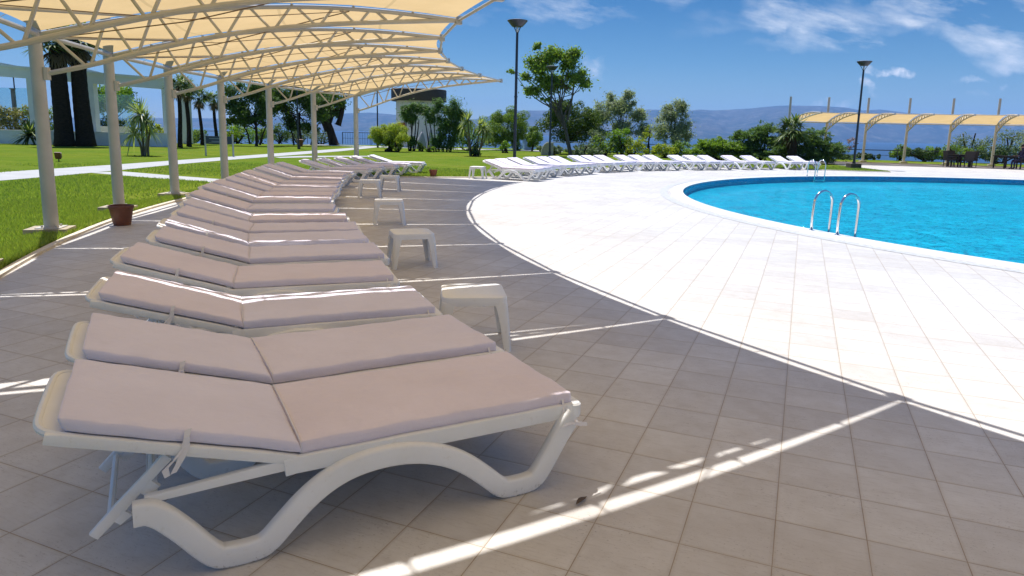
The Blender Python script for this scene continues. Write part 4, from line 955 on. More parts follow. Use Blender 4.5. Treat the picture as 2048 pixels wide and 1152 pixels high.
# agave by the wall, hedges behind it
g = np.random.default_rng(21); c = P(60, 275, 45.2); root = thing('agave', c[:2], 'dark spiky agave clump by the white garden wall', 'agave'); mesh_part('leaves', rosette(g, np.array([c[0], c[1], .55]), 130, 1.25, .10, -.25, (.1, .6)), ML['hedge'], root)
mesh_part('pale_leaves', rosette(g, np.array([c[0], c[1], .7]), 26, 1.2, .08, -.1, (.2, .6)), ML['sword'], root)
c = P(20, 245, 49); bushy('hedge', (c[0], c[1], 1.35), (2.6, .9, 1.25), 'ochre green hedge behind the white garden wall at the left edge', 'hedge', 'ochre', 5200, .17, 22, 40, .35, low=-.8)
c = P(76, 245, 49.5); bushy('hedge', (c[0], c[1], 1.3), (1.3, .9, 1.25), 'darker hedge behind the first canopy mast', 'hedge', 'round', 2800, .16, 23, 24, .4, low=-.8)
c = P(225, 204, 55); bushy('tree', (c[0], c[1], 3.3), (2.1, 1.8, 1.5), 'round bright green tree behind the glass balustrade', 'tree', 'lime', 4200, .24, 24, 34, .4, base=c, trunk=(c[0], c[1], 2.6), r0=.14)
c = P(215, 250, 51); bushy('bush', (c[0], c[1], 1.3), (1.6, .8, .7), 'dark bush behind the cream planter wall', 'bush', 'hedge', 1800, .16, 25, 18, .45)
c = P(318, 262, 48.6); bushy('bush', (c[0], c[1], 1.0), (1.0, .6, .5), 'small yellow green bush behind the end of the garden wall', 'bush', 'yellow', 1200, .15, 26, 12, .45)
b = gnd(290, 312); Y = 33.1
cordyline(b, [(P(280, 230, Y), 1.0), (P(292, 242, Y), .6), (P(268, 268, Y), .55), (P(300, 262, Y), .3)], 'tall spiky yucca with two bare stems left of the path', 31, 120, .95)
g = np.random.default_rng(30); 
# shrubs along the back fence on the left
for i, (px, py, Y, rx, rz, lf, lb) in enumerate(((392, 280, 60, 1.0, .75, 'round', 'low green shrub between the slim palms'), (478, 285, 60, 1.5, 1.0, 'lime', 'bright green shrub right of the notice board'), (522, 283, 62, 1.1, .9, 'round', 'dark green shrub under the first dense tree'),
        (560, 282, 63, 1.0, .9, 'dense', 'dark shrub between the two dense trees'), (600, 282, 62, .9, 1.0, 'greygreen', 'grey green shrub at the foot of the second dense tree'), (642, 284, 64, 1.2, .7, 'greygreen', 'low grey green shrub left of the leaning tree'), (470, 262, 61, .9, .8, 'yellow', 'small yellow green sapling by the notice board'))):
    c = P(px, py, Y); bushy('shrub', (c[0], c[1], rz * .85), (rx, .8, rz), lb, 'shrub', lf, 1500, .16, 40 + i, 14, .45, group='shrubs along the back fence')
# dense trees and the leaning tree
def tree(px, Y, blobs, base_px, top_px, label, leaf, n, size, seed, r0=.16, cr=.36, cl=9, nb=16, bark=None, group=None, shell=.6, bend=.2, aspect=.45, deep=.75, extra=(), full=1.7, soft=.8, rnd=.75):
    g = np.random.default_rng(seed); b = P(base_px[0], base_px[1], Y); b[2] = ZL; root = thing('tree', b, label, 'tree', group); B = []
    for (x, y, rx, ry) in blobs:
        c = P(x, y, Y); c[1] += g.uniform(-.5, .5); B += clumps(g, c, (S(rx, Y) * .92, S(rx, Y) * deep, S(ry, Y) * .92), cl, cr * 1.35 * S(min(rx, ry), Y), .85, -.9, .35)
    leaves(g, B, int(n * full), size, ML[leaf], root, 'crown', aspect, off=root.location, shell=shell, jitter=.16, soft=soft, rnd=rnd)
    limbs(g, b, P(top_px[0], top_px[1], Y), r0, nb, B, bark or m_bark, root, bend)
    for (bp, tp) in extra:
        q = P(bp[0], bp[1], Y); q[2] = max(q[2], ZL); limbs(g, q, P(tp[0], tp[1], Y), r0 * .6, nb // 2, B, bark or m_bark, root, bend, 'stem')
    return root
tree(500, 54, [(470, 205, 26, 28), (505, 185, 34, 26), (535, 205, 26, 30), (490, 235, 24, 18), (460, 242, 12, 12), (520, 238, 22, 14)], (513, 294), (508, 225), 'dense dark tree right of the notice board', 'dense', 9000, .22, 61, .13, .42, 9, 20, m_barkd, 'dense trees under the canopy edge', extra=(((520, 290), (540, 235)), ((500, 288), (478, 240))))
tree(600, 57, [(565, 215, 24, 30), (600, 190, 34, 28), (630, 215, 26, 34), (585, 250, 22, 18), (615, 255, 24, 16), (558, 190, 22, 24)], (602, 292), (598, 225), 'dense dark tree around the lamp post', 'dense', 10000, .22, 62, .13, .42, 9, 20, m_barkd, 'dense trees under the canopy edge', extra=(((588, 290), (570, 240)), ((622, 290), (630, 240))))
tree(650, 62, [(630, 190, 30, 22), (665, 200, 24, 18), (650, 175, 30, 16), (672, 225, 10, 18), (690, 185, 18, 10)], (668, 289), (636, 212), 'leaning tree with thick dark twisted trunk by the terrace fence', 'dense', 4200, .24, 63, .48, .45, 8, 14, m_barkd, None, bend=.12, extra=(((655, 262), (622, 200)), ((676, 250), (688, 200))))
# clipped bush, shrubs before the kiosk
tree(772, 47, [(757, 266, 28, 14), (782, 262, 30, 15), (803, 276, 24, 14), (750, 278, 20, 11), (780, 274, 30, 13)], (775, 302), (772, 274), 'bright clipped cloud bush on a dark twisted trunk before the kiosk', 'topiary', 15000, .085, 64, .20, .45, 12, 10, m_barkd, shell=.85, soft=.05, rnd=.45)
c = P(795, 290, 46.4); bushy('bush', (c[0], c[1], .50), (.36, .36, .50), 'small round bush below the bright clipped bush', 'bush', 'topiary', 1300, .09, 65, 12, .5)
c = P(790, 296, 46.6); bushy('bush', (c[0] - .35, c[1] + .6, .55), (.55, .4, .55), 'dark low bush beside the clipped bush trunk', 'bush', 'round', 1200, .11, 66, 12, .5)
c = P(842, 290, 49.5); bushy('bush', (c[0], c[1], .36), (.26, .26, .36), 'small ball shaped bush between the oleanders', 'bush', 'yellow', 800, .08, 67, 8, .5, group='small ball bushes')
c = P(860, 299, 48); bushy('bush', (c[0], c[1], .22), (.30, .26, .24), 'tiny low bush at the foot of the oleanders', 'bush', 'round', 600, .08, 68, 8, .5, group='small ball bushes')
def oleander(px, Y, blobs, stems, label, seed, n):
    g = np.random.default_rng(seed); b = P(px, 300, Y); b[2] = ZL; root = thing('oleander', b, label, 'shrub', 'tall oleander shrubs'); B = []
    for (x, y, rx, ry) in blobs: B += clumps(g, P(x, y, Y), (S(rx, Y), S(rx, Y) * .8, S(ry, Y)), 9, .62 * S(min(rx, ry), Y), 1.0, -.9, .4)
    leaves(g, B, int(n * 2.4), .20, ML['oleander'], root, 'foliage', .24, .9, .5, off=root.location, jitter=.1, soft=.7)
    for (x0, x1, y1) in stems:
        mb = MB(); q = P(x0, 300, Y); q[2] = ZL; e = P(x1, y1, Y); p = chaikin(np.array([q, (q + e) / 2 + g.normal(size=3) * .08, e]), 2); mb.tube(p, np.linspace(.06, .03, len(p)), 6); mb.build('stem', m_barkd, root, True, off=root.location)
oleander(823, 50, [(822, 232, 17, 20), (812, 222, 10, 12), (832, 215, 10, 12), (824, 285, 9, 12)], [(818, 812, 235), (822, 820, 235), (826, 832, 235), (829, 838, 240), (820, 826, 230)], 'narrow oleander shrub with bare stems, left of the bigger one', 71, 3200)
oleander(885, 50, [(855, 228, 15, 20), (880, 218, 20, 16), (908, 225, 20, 20), (925, 232, 12, 14), (870, 240, 18, 12), (900, 250, 22, 22), (880, 285, 14, 14), (897, 280, 20, 18), (845, 218, 9, 12)], [(858, 850, 240), (872, 868, 240), (878, 884, 240), (886, 893, 235), (893, 903, 240), (900, 915, 245), (868, 858, 240)], 'wide dark oleander shrub with many stems before the kiosk', 72, 7800)
# yuccas right of the oleanders
cordyline(gnd(946, 313), [(P(936, 240, 42), 1.0), (P(928, 252, 42), .5)], 'taller yellow green yucca before the big round bush', 73, 100, .66, 'yuccas on the far lawn')
cordyline(gnd(954, 313), [(P(968, 258, 42), 1.0), (P(960, 250, 42.2), .5), (P(975, 268, 42), .5)], 'shorter leaning yucca beside the taller one', 74, 100, .66, 'yuccas on the far lawn')
c = P(950, 305, 42); bushy('bush', (c[0], c[1], .30), (.42, .4, .32), 'small dark tuft at the foot of the yuccas', 'bush', 'hedge', 700, .12, 75, 8, .5)
# big rounded bush, its neighbour and a small one
c = P(1008, 270, 58); bushy('bush', (c[0], c[1], 1.75), (S(53, 58), 1.7, 1.55), 'big rounded dark green bush behind the tall lamp post', 'bush', 'round', 30000, .115, 76, 80, .27, low=-.9, rnd=.5, base=P(1036, 306, 58), trunk=(c[0], c[1], 1.6), r0=.14, bark=m_barkd, shell=.8)
c = P(1068, 282, 56); bushy('bush', (c[0], c[1], 1.15), (S(17, 56), .7, 1.05), 'smaller rounded bush at the right end of the big one', 'bush', 'round', 6500, .11, 77, 28, .34, low=-.8, rnd=.5, base=P(1064, 306, 56), trunk=(c[0], c[1], 1.1), r0=.08, bark=m_barkd, shell=.8)
c = P(1010, 298, 50); bushy('bush', (c[0], c[1], .52), (.45, .4, .34), 'small bright green bush under the big rounded bush', 'bush', 'lime', 1100, .11, 78, 10, .5)
c = P(940, 285, 54); bushy('bush', (c[0], c[1], .95), (1.3, .8, .95), 'dark bush behind the two yuccas', 'bush', 'round', 2400, .16, 79, 18, .45)
# leaning leafy tree and the laurel
tree(1115, 46, [(1075, 130, 24, 26), (1105, 112, 26, 20), (1140, 125, 26, 22), (1155, 155, 22, 22), (1090, 165, 28, 20), (1120, 165, 22, 20), (1065, 180, 22, 14), (1050, 155, 12, 10), (1020, 143, 12, 5), (1075, 93, 9, 8), (1150, 105, 14, 12), (1095, 198, 16, 6), (1168, 165, 10, 14)], (1142, 306), (1118, 205), 'tall loose leafy tree with slanting trunk right of the tall lamp post', 'loose', 7600, .22, 81, .155, .5, 8, 15, m_olivet, shell=.45, bend=.08, extra=(((1135, 240), (1150, 150)),))
c = P(1139, 250, 51); bushy('tree', (c[0], c[1], 2.15), (S(50, 51), 1.6, 1.85), 'round dark laurel tree behind the leafy leaning tree', 'tree', 'laurel', 17000, .16, 82, 60, .30, low=-.75, base=P(1140, 308, 51), trunk=(c[0], c[1], 1.9), r0=.11, bark=m_barkd, shell=.7)
tree(1240, 53, [(1205, 235, 24, 26), (1235, 215, 30, 24), (1255, 205, 18, 18), (1222, 198, 18, 14), (1280, 235, 20, 20), (1240, 255, 34, 22), (1200, 265, 24, 18), (1285, 262, 18, 22), (1256, 192, 14, 12)], (1246, 310), (1240, 250), 'bigger silvery olive tree, left of the two', 'olive', 11000, .21, 83, .13, .42, 10, 18, m_olivet, 'silvery olive trees behind the white loungers', shell=.5, aspect=.28)
tree(1350, 57, [(1340, 232, 20, 20), (1362, 225, 16, 22), (1325, 255, 20, 22), (1360, 262, 28, 22), (1380, 275, 18, 14), (1340, 280, 26, 14), (1364, 211, 14, 12), (1337, 218, 12, 12)], (1352, 312), (1348, 262), 'smaller silvery olive tree, right of the two', 'olive', 8500, .21, 84, .13, .42, 10, 16, m_olivet, 'silvery olive trees behind the white loungers', shell=.5, aspect=.28)
# low planting behind the sunny loungers
for i, (px, py, Y, rx, rz, lf, lb) in enumerate(((1104, 300, 48, 1.2, .42, 'greygreen', 'low grey green planting right of the second lamp post'), (1170, 302, 47, 1.3, .42, 'greygreen', 'low planting at the foot of the laurel'), (1212, 296, 48, .9, .8, 'round', 'dark green shrub under the bigger olive tree'),
        (1242, 288, 48, .62, 1.25, 'lime', 'bright lime green upright shrub between the olives'), (1268, 298, 47.5, 1.0, .75, 'yellow', 'yellow green shrub right of the lime one'), (1330, 304, 46.5, 1.05, .52, 'yellow', 'low yellow green mound below the smaller olive'),
        (1190, 290, 49, .7, .9, 'greygreen', 'spiky grey green shrub left of the lime one'), (1358, 300, 48, .8, .6, 'round', 'dark low shrub left of the junipers'), (1295, 268, 50, .35, 1.3, 'yellow', 'thin yellow leaved sapling between the olives'))):
    c = P(px, py, Y); bushy('shrub', (c[0], c[1], rz * .85 if rz < 1.2 else rz * .8), (rx, .7, rz), lb, 'shrub', lf, 1700 if rx > .5 else 420, .15, 90 + i, 16, .42, group='shrubs behind the white loungers', core=rx > .5)
# junipers: tiers of feathery sprays
def juniper(blobs, Y, label, leaf, n, seed, base, dr=(0.55, -.25, .30)):
    g = np.random.default_rng(seed); b = gnd(*base); root = thing('juniper', b[:2], label, 'juniper', 'spreading junipers'); V = []
    for (x, y, rx, ry, k) in blobs:
        c = P(x, y, Y); Rx, Rz = S(rx, Y), S(ry, Y)
        for _ in range(k):
            d = g.normal(size=3); d /= np.linalg.norm(d); d[2] = abs(d[2]) * .9 - .25; p = c + d * np.array([Rx, Rx * .6, Rz]) * g.uniform(.55, 1.05)
            ax = np.array([d[0] * .9 + g.normal() * .35, d[1] * .9 + g.normal() * .35, .22 + g.normal() * .12]); ax /= np.linalg.norm(ax); L = g.uniform(.35, .75)
            m = int(n / sum(q[4] for q in blobs)); q = g.random(m) ** .8; sp = (1 - q) * .16 + .03
            cc = p + ax * (q[:, None] * L) + g.normal(size=(m, 3)) * sp[:, None] * np.array([1, 1, .45]) + np.array([0, 0, -.12]) * (q[:, None] ** 2)
            t = ax + g.normal(size=(m, 3)) * .45; t /= np.linalg.norm(t, axis=1)[:, None]; nr = np.array([0, 0, 1]) + g.normal(size=(m, 3)) * .5; bb = np.cross(nr, t); bb /= np.linalg.norm(bb, axis=1)[:, None]
            s = g.uniform(.10, .2, m)[:, None]; V.append(np.stack([cc - t * s * .5, cc + bb * s * .16, cc + t * s * .5, cc - bb * s * .16], 1))
    v = np.concatenate(V).reshape(-1, 3); v[:, 2] = np.maximum(v[:, 2], .03)
    raw_obj('foliage', v - np.array(root.location), np.arange(len(v)).reshape(-1, 4), ML[leaf], root)
    mb = MB()
    for _ in range(9):
        x, y, rx, ry, k = blobs[g.integers(len(blobs))]; e = P(x, y, Y); mb.tube(chaikin(np.array([[b[0], b[1], 0], (b + e) / 2 + g.normal(size=3) * .25 - np.array([0, 0, .2]), e]), 2), .045, 6)
    mb.build('branch', m_barkd, root, True, off=root.location)
juniper([(1425, 292, 26, 16, 90), (1405, 305, 20, 14, 60), (1460, 298, 26, 18, 80), (1440, 312, 40, 10, 70)], 43, 'brighter green juniper at the left of the spreading mass', 'juniper2', 16000, 101, (1440, 322))
juniper([(1500, 275, 26, 18, 110), (1530, 290, 40, 22, 140), (1480, 300, 34, 18, 90), (1520, 312, 60, 12, 120), (1535, 262, 18, 10, 40)], 43.5, 'large dark feathery juniper behind the white loungers', 'juniper', 26000, 102, (1520, 324))
juniper([(1610, 285, 34, 18, 110), (1645, 300, 36, 18, 130), (1590, 305, 44, 18, 120), (1660, 315, 34, 12, 90), (1600, 320, 60, 9, 90), (1628, 270, 18, 8, 30)], 42, 'dark feathery juniper right of the short palm', 'juniper', 27000, 103, (1630, 326))
b = P(1586, 330, 41); b[2] = ZL; palm(b, P(1583, 262, 41), .30, .25, 'short stout fan palm rising out of the junipers', 110, .55, .85, 40, None, 8, .3, -.55)
# hedge and shrubs along the right fence
for i, (px, py, Y, rx, rz, lf, lb) in enumerate(((1728, 324, 53, 1.1, .30, 'hedge', 'low dark hedge right of the right-hand lamp post'), (1800, 318, 52.5, .75, .55, 'round', 'low green bush at the foot of a far canopy mast'), (1850, 318, 51, 1.5, .55, 'hedge', 'dark clipped hedge left of the wicker table'),
        (1925, 314, 50.5, 1.6, .75, 'round', 'dark green hedge behind the wicker table'), (1990, 318, 49.5, 1.6, .75, 'hedge', 'dark green hedge left of the seated person'), (1940, 300, 53, 1.3, 1.2, 'greygreen', 'pale grey green shrub above the hedge behind the wicker table'),
        (2010, 300, 52, 2.0, 1.35, 'greygreen', 'big pale grey green shrub at the right edge'), (2075, 300, 51, 1.6, 1.3, 'olive', 'silvery shrub just cut by the right edge'), (1862, 308, 53, 1.2, .55, 'lime', 'light green hedge top left of the wicker table'))):
    c = P(px, py, Y); bushy('hedge' if lf in ('hedge', 'round', 'lime') else 'shrub', (c[0], c[1], rz * .9), (rx, .7, rz), lb, 'hedge' if lf in ('hedge', 'round', 'lime') else 'shrub', lf, 1900, .15, 120 + i, 18, .42)
b = gnd(1763, 325); bushy('sapling', (b[0], 52, 1.15), (.38, .35, .7), 'thin reddish sapling by the fence under the far canopy', 'sapling', 'reddish', 260, .12, 140, 9, .4, base=(b[0], 52), trunk=(b[0], 52, 1.0), r0=.03, core=False, nb=8)

# ------------------------------------------------------------------ fences
def fence(pts, h, label, mat, step=2.2, pickets=0.0):
    root = empty('fence', (pts[0][0], pts[0][1], 0), 0, label, 'fence'); off = root.location
    for (a, b) in zip(pts[:-1], pts[1:]):
        a = np.array([a[0], a[1], 0.0]); b = np.array([b[0], b[1], 0.0]); L = np.linalg.norm(b - a); n = max(1, int(L / step)); z = np.array([0, 0, 1.0])
        mb = MB(); mb.tube([a + z * h, b + z * h], .035, 6); mb.tube([a + z * h * .52, b + z * h * .52], .015, 5); mb.build('rail', mat, root, off=off)
        for i in range(n):
            p = a + (b - a) * i / n; mb = MB(); mb.tube([p, p + z * h], .03, 6); mb.build('post', mat, root, off=off)
        if pickets:
            mb = MB()
            for q in np.arange(.05, L, pickets): p = a + (b - a) * q / L; mb.tube([p + z * .08, p + z * h], .012, 4)
            mb.build('picket', mat, root, off=off)
fence([(-30, 66), (-17.2, 66.5)], 1.0, 'grey rail fence along the terrace behind the dense trees', m_fence)
fence([(-16.5, 66.8), (-9, 63.6)], 1.15, 'dark picket fence by the leaning tree', m_darkfence, 1.4, .28)
fence([(2.5, 53.5), (14.5, 51.5)], .82, 'pale rail fence behind the olive trees', m_lampcap)
fence([(23.5, 51.8), (33, 50.6), (44, 46)], .78, 'dark rail fence under the far canopy', m_darkfence)

# ------------------------------------------------------------------ small things behind the shrubs
def cone_cover(px0, px1, pyt, Y, label):
    a, b, t = P(px0, 290, Y), P(px1, 290, Y), P((px0 * .4 + px1 * .6), pyt, Y); root = empty('canvas_cover', (a[0] * .5 + b[0] * .5, Y, 0), 0, label, 'canvas cover', 'grey pointed canvas covers'); r = abs(b[0] - a[0]) / 2; mb = MB(); k = 14; vs = []
    for q, z in ((1.0, 0), (.9, .3), (.62, .62), (.3, .86), (.10, 1.0)):
        for j in range(k): an = 2 * math.pi * j / k; rr = r * q * (1 + .10 * math.cos(an * 5 + px0)); vs.append((rr * math.cos(an) + (1 - q) * (t[0] - (a[0] + b[0]) / 2), rr * math.sin(an) * .7, z * t[2]))
    fs = [(i * k + j, i * k + (j + 1) % k, (i + 1) * k + (j + 1) % k, (i + 1) * k + j) for i in range(4) for j in range(k)] + [tuple(4 * k + j for j in range(k))]
    mb.add(vs, fs).build('canvas', m_canvas, root, True); mb = MB(); mb.tube([(t[0] - (a[0] + b[0]) / 2, 0, t[2] * .95), (t[0] - (a[0] + b[0]) / 2, 0, t[2] * 1.12)], .03, 6); mb.build('pole', m_lampcap, root)
cone_cover(832, 853, 263, 56, 'grey pointed canvas cover glimpsed between the oleanders, left one')
cone_cover(853, 867, 255, 56.5, 'grey pointed canvas cover glimpsed between the oleanders, right one')
c = P(1056, 300, 60); root = empty('playhouse', (c[0], c[1], 0), .2, 'pale blue plastic playhouse half hidden under the big round bush', 'playhouse'); mb = MB(); mb.box((0, 0, .55), (.85, .8, 1.1)); mb.build('wall', m_bluep, root); mb = MB(); mb.add([(-.5, -.48, 1.1), (.5, -.48, 1.1), (.5, .48, 1.1), (-.5, .48, 1.1), (-.5, 0, 1.5), (.5, 0, 1.5)], [(0, 1, 5, 4), (2, 3, 4, 5), (0, 4, 3), (1, 2, 5), (3, 2, 1, 0)]); mb.build('roof', m_bluep, root)
c = P(1094, 308, 47); root = empty('stone_seat', (c[0], c[1], 0), 0, 'curved stone seat with pale rim behind the second lamp post', 'stone seat'); mb = MB(); pts = [(-.40 + .44 * (1 - math.cos(q)), .80 * math.sin(q) + .05) for q in np.linspace(0, math.pi / 2, 12)]
v = [(x, -.12, z) for x, z in pts] + [(.42, -.12, .85), (.42, -.12, 0), (-.40, -.12, 0)]; k = len(v); v2 = v + [(x, .3, z) for x, y, z in v]; mb.add(v2, [tuple(range(k)), tuple(range(k, 2 * k))[::-1]] + [(i, (i + 1) % k, k + (i + 1) % k, k + i) for i in range(k)]); mb.build('back', m_conc, root)
mb = MB(); mb.tube([(x, -.12, z) for x, z in pts], .035, 6); mb.build('rim', m_kerb, root, True)

# ------------------------------------------------------------------ wicker furniture at the far right
def chair(x, y, rz, label):
    root = empty('garden_chair', (x, y, .005), rz, label, 'garden chair', 'dark wicker chairs'); mb = MB(); mb.box((0, 0, .42), (.5, .5, .10)); mb.build('seat', m_wood, root)
    mb = MB(); mb.box((0, .24, .70), (.5, .07, .52), 0, ('X', R(-8))); mb.build('backrest', m_wood, root)
    for s in (-1, 1):
        mb = MB(); mb.box((s * .26, 0, .62), (.06, .48, .05)); mb.box((s * .26, -.21, .50), (.05, .05, .22)); mb.build('armrest', m_wood, root)
        for t in (-1, 1): mb = MB(); mb.tube([(s * .22, t * .21, 0), (s * .22, t * .21, .38)], .024, 6); mb.build('leg', m_wood, root)
def gtable(x, y, label):
    root = empty('garden_table', (x, y, .005), .1, label, 'garden table', 'dark wicker tables'); mb = MB(); mb.box((0, 0, .72), (.95, .95, .045)); mb.build('table_top', m_wood, root); mb = MB(); mb.box((0, 0, .66), (.85, .85, .08)); mb.build('apron', m_wood, root)
    for s in (-1, 1):
        for t in (-1, 1): mb = MB(); mb.box((s * .40, t * .40, .31), (.06, .06, .62)); mb.build('leg', m_wood, root)
q = gnd(1926, 334.5); gtable(q[0], q[1] + .4, 'dark wicker garden table under the far canopy')
chair(q[0] - .75, q[1] + .2, 1.45, 'dark wicker chair left of the garden table'); chair(q[0] + .75, q[1] + .5, -1.6, 'dark wicker chair right of the garden table'); chair(q[0] - .05, q[1] - .35, 3.05, 'dark wicker chair in front of the garden table'); chair(q[0] + .1, q[1] + 1.2, .1, 'dark wicker chair behind the garden table')
q2 = gnd(2021, 337.5); gtable(q2[0], q2[1] + .5, 'dark table in front of the seated person'); q3 = gnd(2046, 339.5); chair(q3[0] + .12, q3[1] + .4, -1.5, 'dark wicker chair the seated person sits on')

# ------------------------------------------------------------------ people
m_skin = mat_simple('skin', (.42, .24, .17), .55, var=.04); m_hair = mat_simple('dark_hair', (.025, .016, .012), .5); m_purple = mat_simple('dark_purple_cloth', (.035, .025, .060), .85, var=.15); m_blue = mat_simple('blue_cloth', (.10, .17, .34), .85, var=.12); m_jeans = mat_simple('light_jeans', (.16, .24, .34), .85, var=.12); m_shoe = mat_simple('pale_shoe', (.5, .5, .5), .6)
def skin_mesh(name, chains, mat, parent, sub=2):
    """chains: list of [(x,y,z,r), ...]; a chain may start with an index of an earlier vertex to branch from"""
    verts, edges, rad = [], [], []
    for ch in chains:
        prev = None
        for it in ch:
            if isinstance(it, int): prev = it; continue
            verts.append(it[:3]); rad.append(it[3]); i = len(verts) - 1
            if prev is not None: edges.append((prev, i))
            prev = i
    me = bpy.data.meshes.new(name); me.from_pydata(verts, edges, []); o = bpy.data.objects.new(name, me); COL.objects.link(o); o.parent = parent
    md = o.modifiers.new('skin', 'SKIN'); md.use_smooth_shade = True
    if not me.skin_vertices: bpy.context.view_layer.objects.active = o
    for i, r_ in enumerate(rad): me.skin_vertices[0].data[i].radius = (r_, r_ * .92)
    me.skin_vertices[0].data[0].use_root = True
    ss = o.modifiers.new('smooth', 'SUBSURF'); ss.levels = ss.render_levels = sub; me.materials.append(mat); return o
def face(parent, c, fwd, s=1.0):
    fwd = np.array(fwd, float); sd = np.array([-fwd[1], fwd[0], 0]); mb = MB()
    mb.tube([c + fwd * .095 * s + np.array([0, 0, .01]), c + fwd * .125 * s + np.array([0, 0, -.03])], [.010, .016], 6); mb.build('nose', m_skin, parent, True)
    mb = MB()
    for k in (-1, 1): mb.lathe([(.001, -.01), (.011, 0), (.001, .01)], c + fwd * .098 * s + sd * .034 * k + np.array([0, 0, .015]), 8)
    mb.build('eye', m_hair, parent, True)
    mb = MB(); mb.box(c + fwd * .098 * s + np.array([0, 0, -.065]), (.045 if abs(fwd[1]) > .7 else .012, .012 if abs(fwd[1]) > .7 else .045, .012)); mb.build('mouth', m_red, parent)
    mb = MB()
    for k in (-1, 1): mb.tube([c + sd * .080 * k + np.array([0, 0, .03]), c + sd * .092 * k + np.array([0, 0, -.02])], .016, 6)
    mb.build('ear', m_skin, parent, True)
def hair_cap(parent, c, fwd, mat):
    vs = []; fs = []; k = 16; n = 8
    for i in range(n):
        a = math.pi * .62 * i / (n - 1)
        for j in range(k):
            b = 2 * math.pi * j / k; d = np.array([math.sin(a) * math.cos(b), math.sin(a) * math.sin(b), math.cos(a)]); f = d @ np.array(fwd)
            rr = .112 * (1 - .14 * max(0, f) * (a / 2)); vs.append(np.array(c) + np.array([0, 0, .035]) + d * rr * np.array([1, 1, 1.02]) - np.array(fwd) * .018)
    fs = [(i * k + j, i * k + (j + 1) % k, (i + 1) * k + (j + 1) % k, (i + 1) * k + j) for i in range(n - 1) for j in range(k)]
    MB().add(vs, fs).build('hair', mat, parent, True)
# seated person, facing left towards the table
pr = empty('person', (q3[0] + .12, q3[1] + .4, 0), 0, 'person in dark purple clothes seated at the table on the right edge', 'person')
body = [[(0, 0, .52, .13), (.02, 0, .72, .135), (.03, 0, .92, .15), (.02, 0, 1.06, .11), (.01, 0, 1.13, .055), (-.005, 0, 1.22, .082), (-.015, 0, 1.32, .085)]]
body += [[0, (-.05, .09 * s, .51, .10), (-.42, .11 * s, .52, .068), (-.46, .11 * s, .30, .055), (-.44, .11 * s, .09, .042), (-.50, .11 * s, .05, .040), (-.60, .11 * s, .035, .032)] for s in (-1, 1)]
body += [[3, (.02, .17 * s, 1.02, .060), (-.03, .24 * s, .82, .047), (-.22, .19 * s, .76, .037), (-.30, .16 * s, .765, .030)] for s in (-1, 1)]
skin_mesh('body', body, m_purple, pr)
hd = skin_mesh('head', [[(-.0, 0, 1.14, .050), (-.008, 0, 1.24, .076), (-.018, 0, 1.335, .092)]], m_skin, pr)
hair_cap(pr, (-.01, 0, 1.32), (-1, 0, 0), m_hair); face(pr, np.array([-.012, 0, 1.29]), (-1, 0, 0))
for s in (-1, 1):
    hand = [[(-.30, .16 * s, .77, .026), (-.37, .15 * s, .775, .030)]] + [[1, (-.40, (.15 + .012 * (k - 1.5)) * s, .776, .010), (-.43 - .008 * (1.5 - abs(k - 1.5)), (.15 + .016 * (k - 1.5)) * s, .772, .008), (-.455 - .008 * (1.5 - abs(k - 1.5)), (.15 + .018 * (k - 1.5)) * s, .764, .007)] for k in range(4)] + [[0, (-.345, .122 * s, .785, .011), (-.375, .108 * s, .780, .009)]]
    skin_mesh('hand', hand, m_skin, pr, 1)
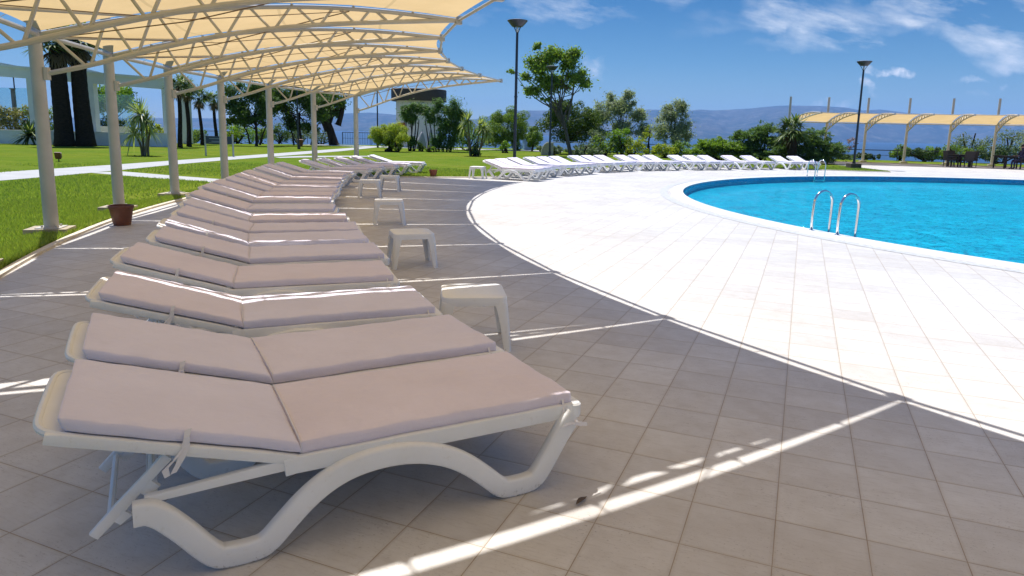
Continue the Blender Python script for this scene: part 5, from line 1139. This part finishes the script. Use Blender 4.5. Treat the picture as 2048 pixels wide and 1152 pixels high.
# standing person behind the oleanders, back half turned
c = P(878, 291, 55); ps = empty('person', (c[0], c[1], 0), .5, 'person in a blue top and light jeans partly hidden behind the oleanders', 'person')
body = [[(0, 0, .92, .125), (0, .0, 1.08, .120), (.01, 0, 1.26, .145), (.01, 0, 1.40, .11), (.01, 0, 1.47, .055), (.02, 0, 1.55, .08), (.025, 0, 1.63, .085)]]
body += [[3, (.01, .175 * s, 1.36, .062), (.03, .23 * s, 1.12, .048), (.12, .22 * s, .92, .036)] for s in (-1, 1)]
skin_mesh('body', body, m_blue, ps)
skin_mesh('trousers', [[(0, 0, .98, .13), (0, .02, .90, .135)]] + [[1, (0, .09 * s, .78, .10), (.03 * s, .10 * s, .46, .068), (-.02 + .06 * s, .10 * s, .09, .05)] for s in (-1, 1)], m_jeans, ps)
for s in (-1, 1): skin_mesh('shoe', [[(-.05 + .06 * s, .10 * s, .05, .045), (.05 + .06 * s, .10 * s, .04, .042), (.14 + .06 * s, .10 * s, .032, .03)]], m_shoe, ps, 1)
skin_mesh('head', [[(.01, 0, 1.46, .05), (.02, 0, 1.56, .075), (.025, 0, 1.655, .092)]], m_skin, ps); hair_cap(ps, (.02, 0, 1.64), (1, 0, 0), m_hair); face(ps, np.array([.022, 0, 1.61]), (1, 0, 0))
for s in (-1, 1):
    x0, y0 = .12, .22 * s
    skin_mesh('hand', [[(x0, y0, .90, .028), (x0 + .02, y0, .83, .032)]] + [[1, (x0 + .025 + .012 * (k - 1.5), y0, .795, .010), (x0 + .03 + .014 * (k - 1.5), y0, .765, .008), (x0 + .035 + .014 * (k - 1.5), y0 - .008 * s, .740, .007)] for k in range(4)] + [[0, (x0 + .05, y0 - .01 * s, .85, .011), (x0 + .065, y0 - .015 * s, .82, .009)]], m_skin, ps, 1)

# a dry leaf lying on the tiles
g = np.random.default_rng(9); c = gnd(1163, 1004); vs = []; k = 9
for i in range(k):
    q = i / (k - 1); hw = .011 * math.sin(math.pi * min(1, q * 1.02 + .02)) + .0008
    for sg in (-1, 1): vs.append((-.045 + .09 * q, sg * hw, .006 + .006 * math.sin(q * 4) + .004))
mb = MB().add(vs, [(2 * i, 2 * i + 1, 2 * i + 3, 2 * i + 2) for i in range(k - 1)])
o = mb.build('fallen_leaf', mat_simple('dry_leaf', (.09, .06, .04), .8, var=.3)); o.location = (c[0], c[1], 0); o.rotation_euler = (0, 0, R(55)); tag(o, 'single dry leaf lying on the tiles by the nearest lounger', 'leaf')
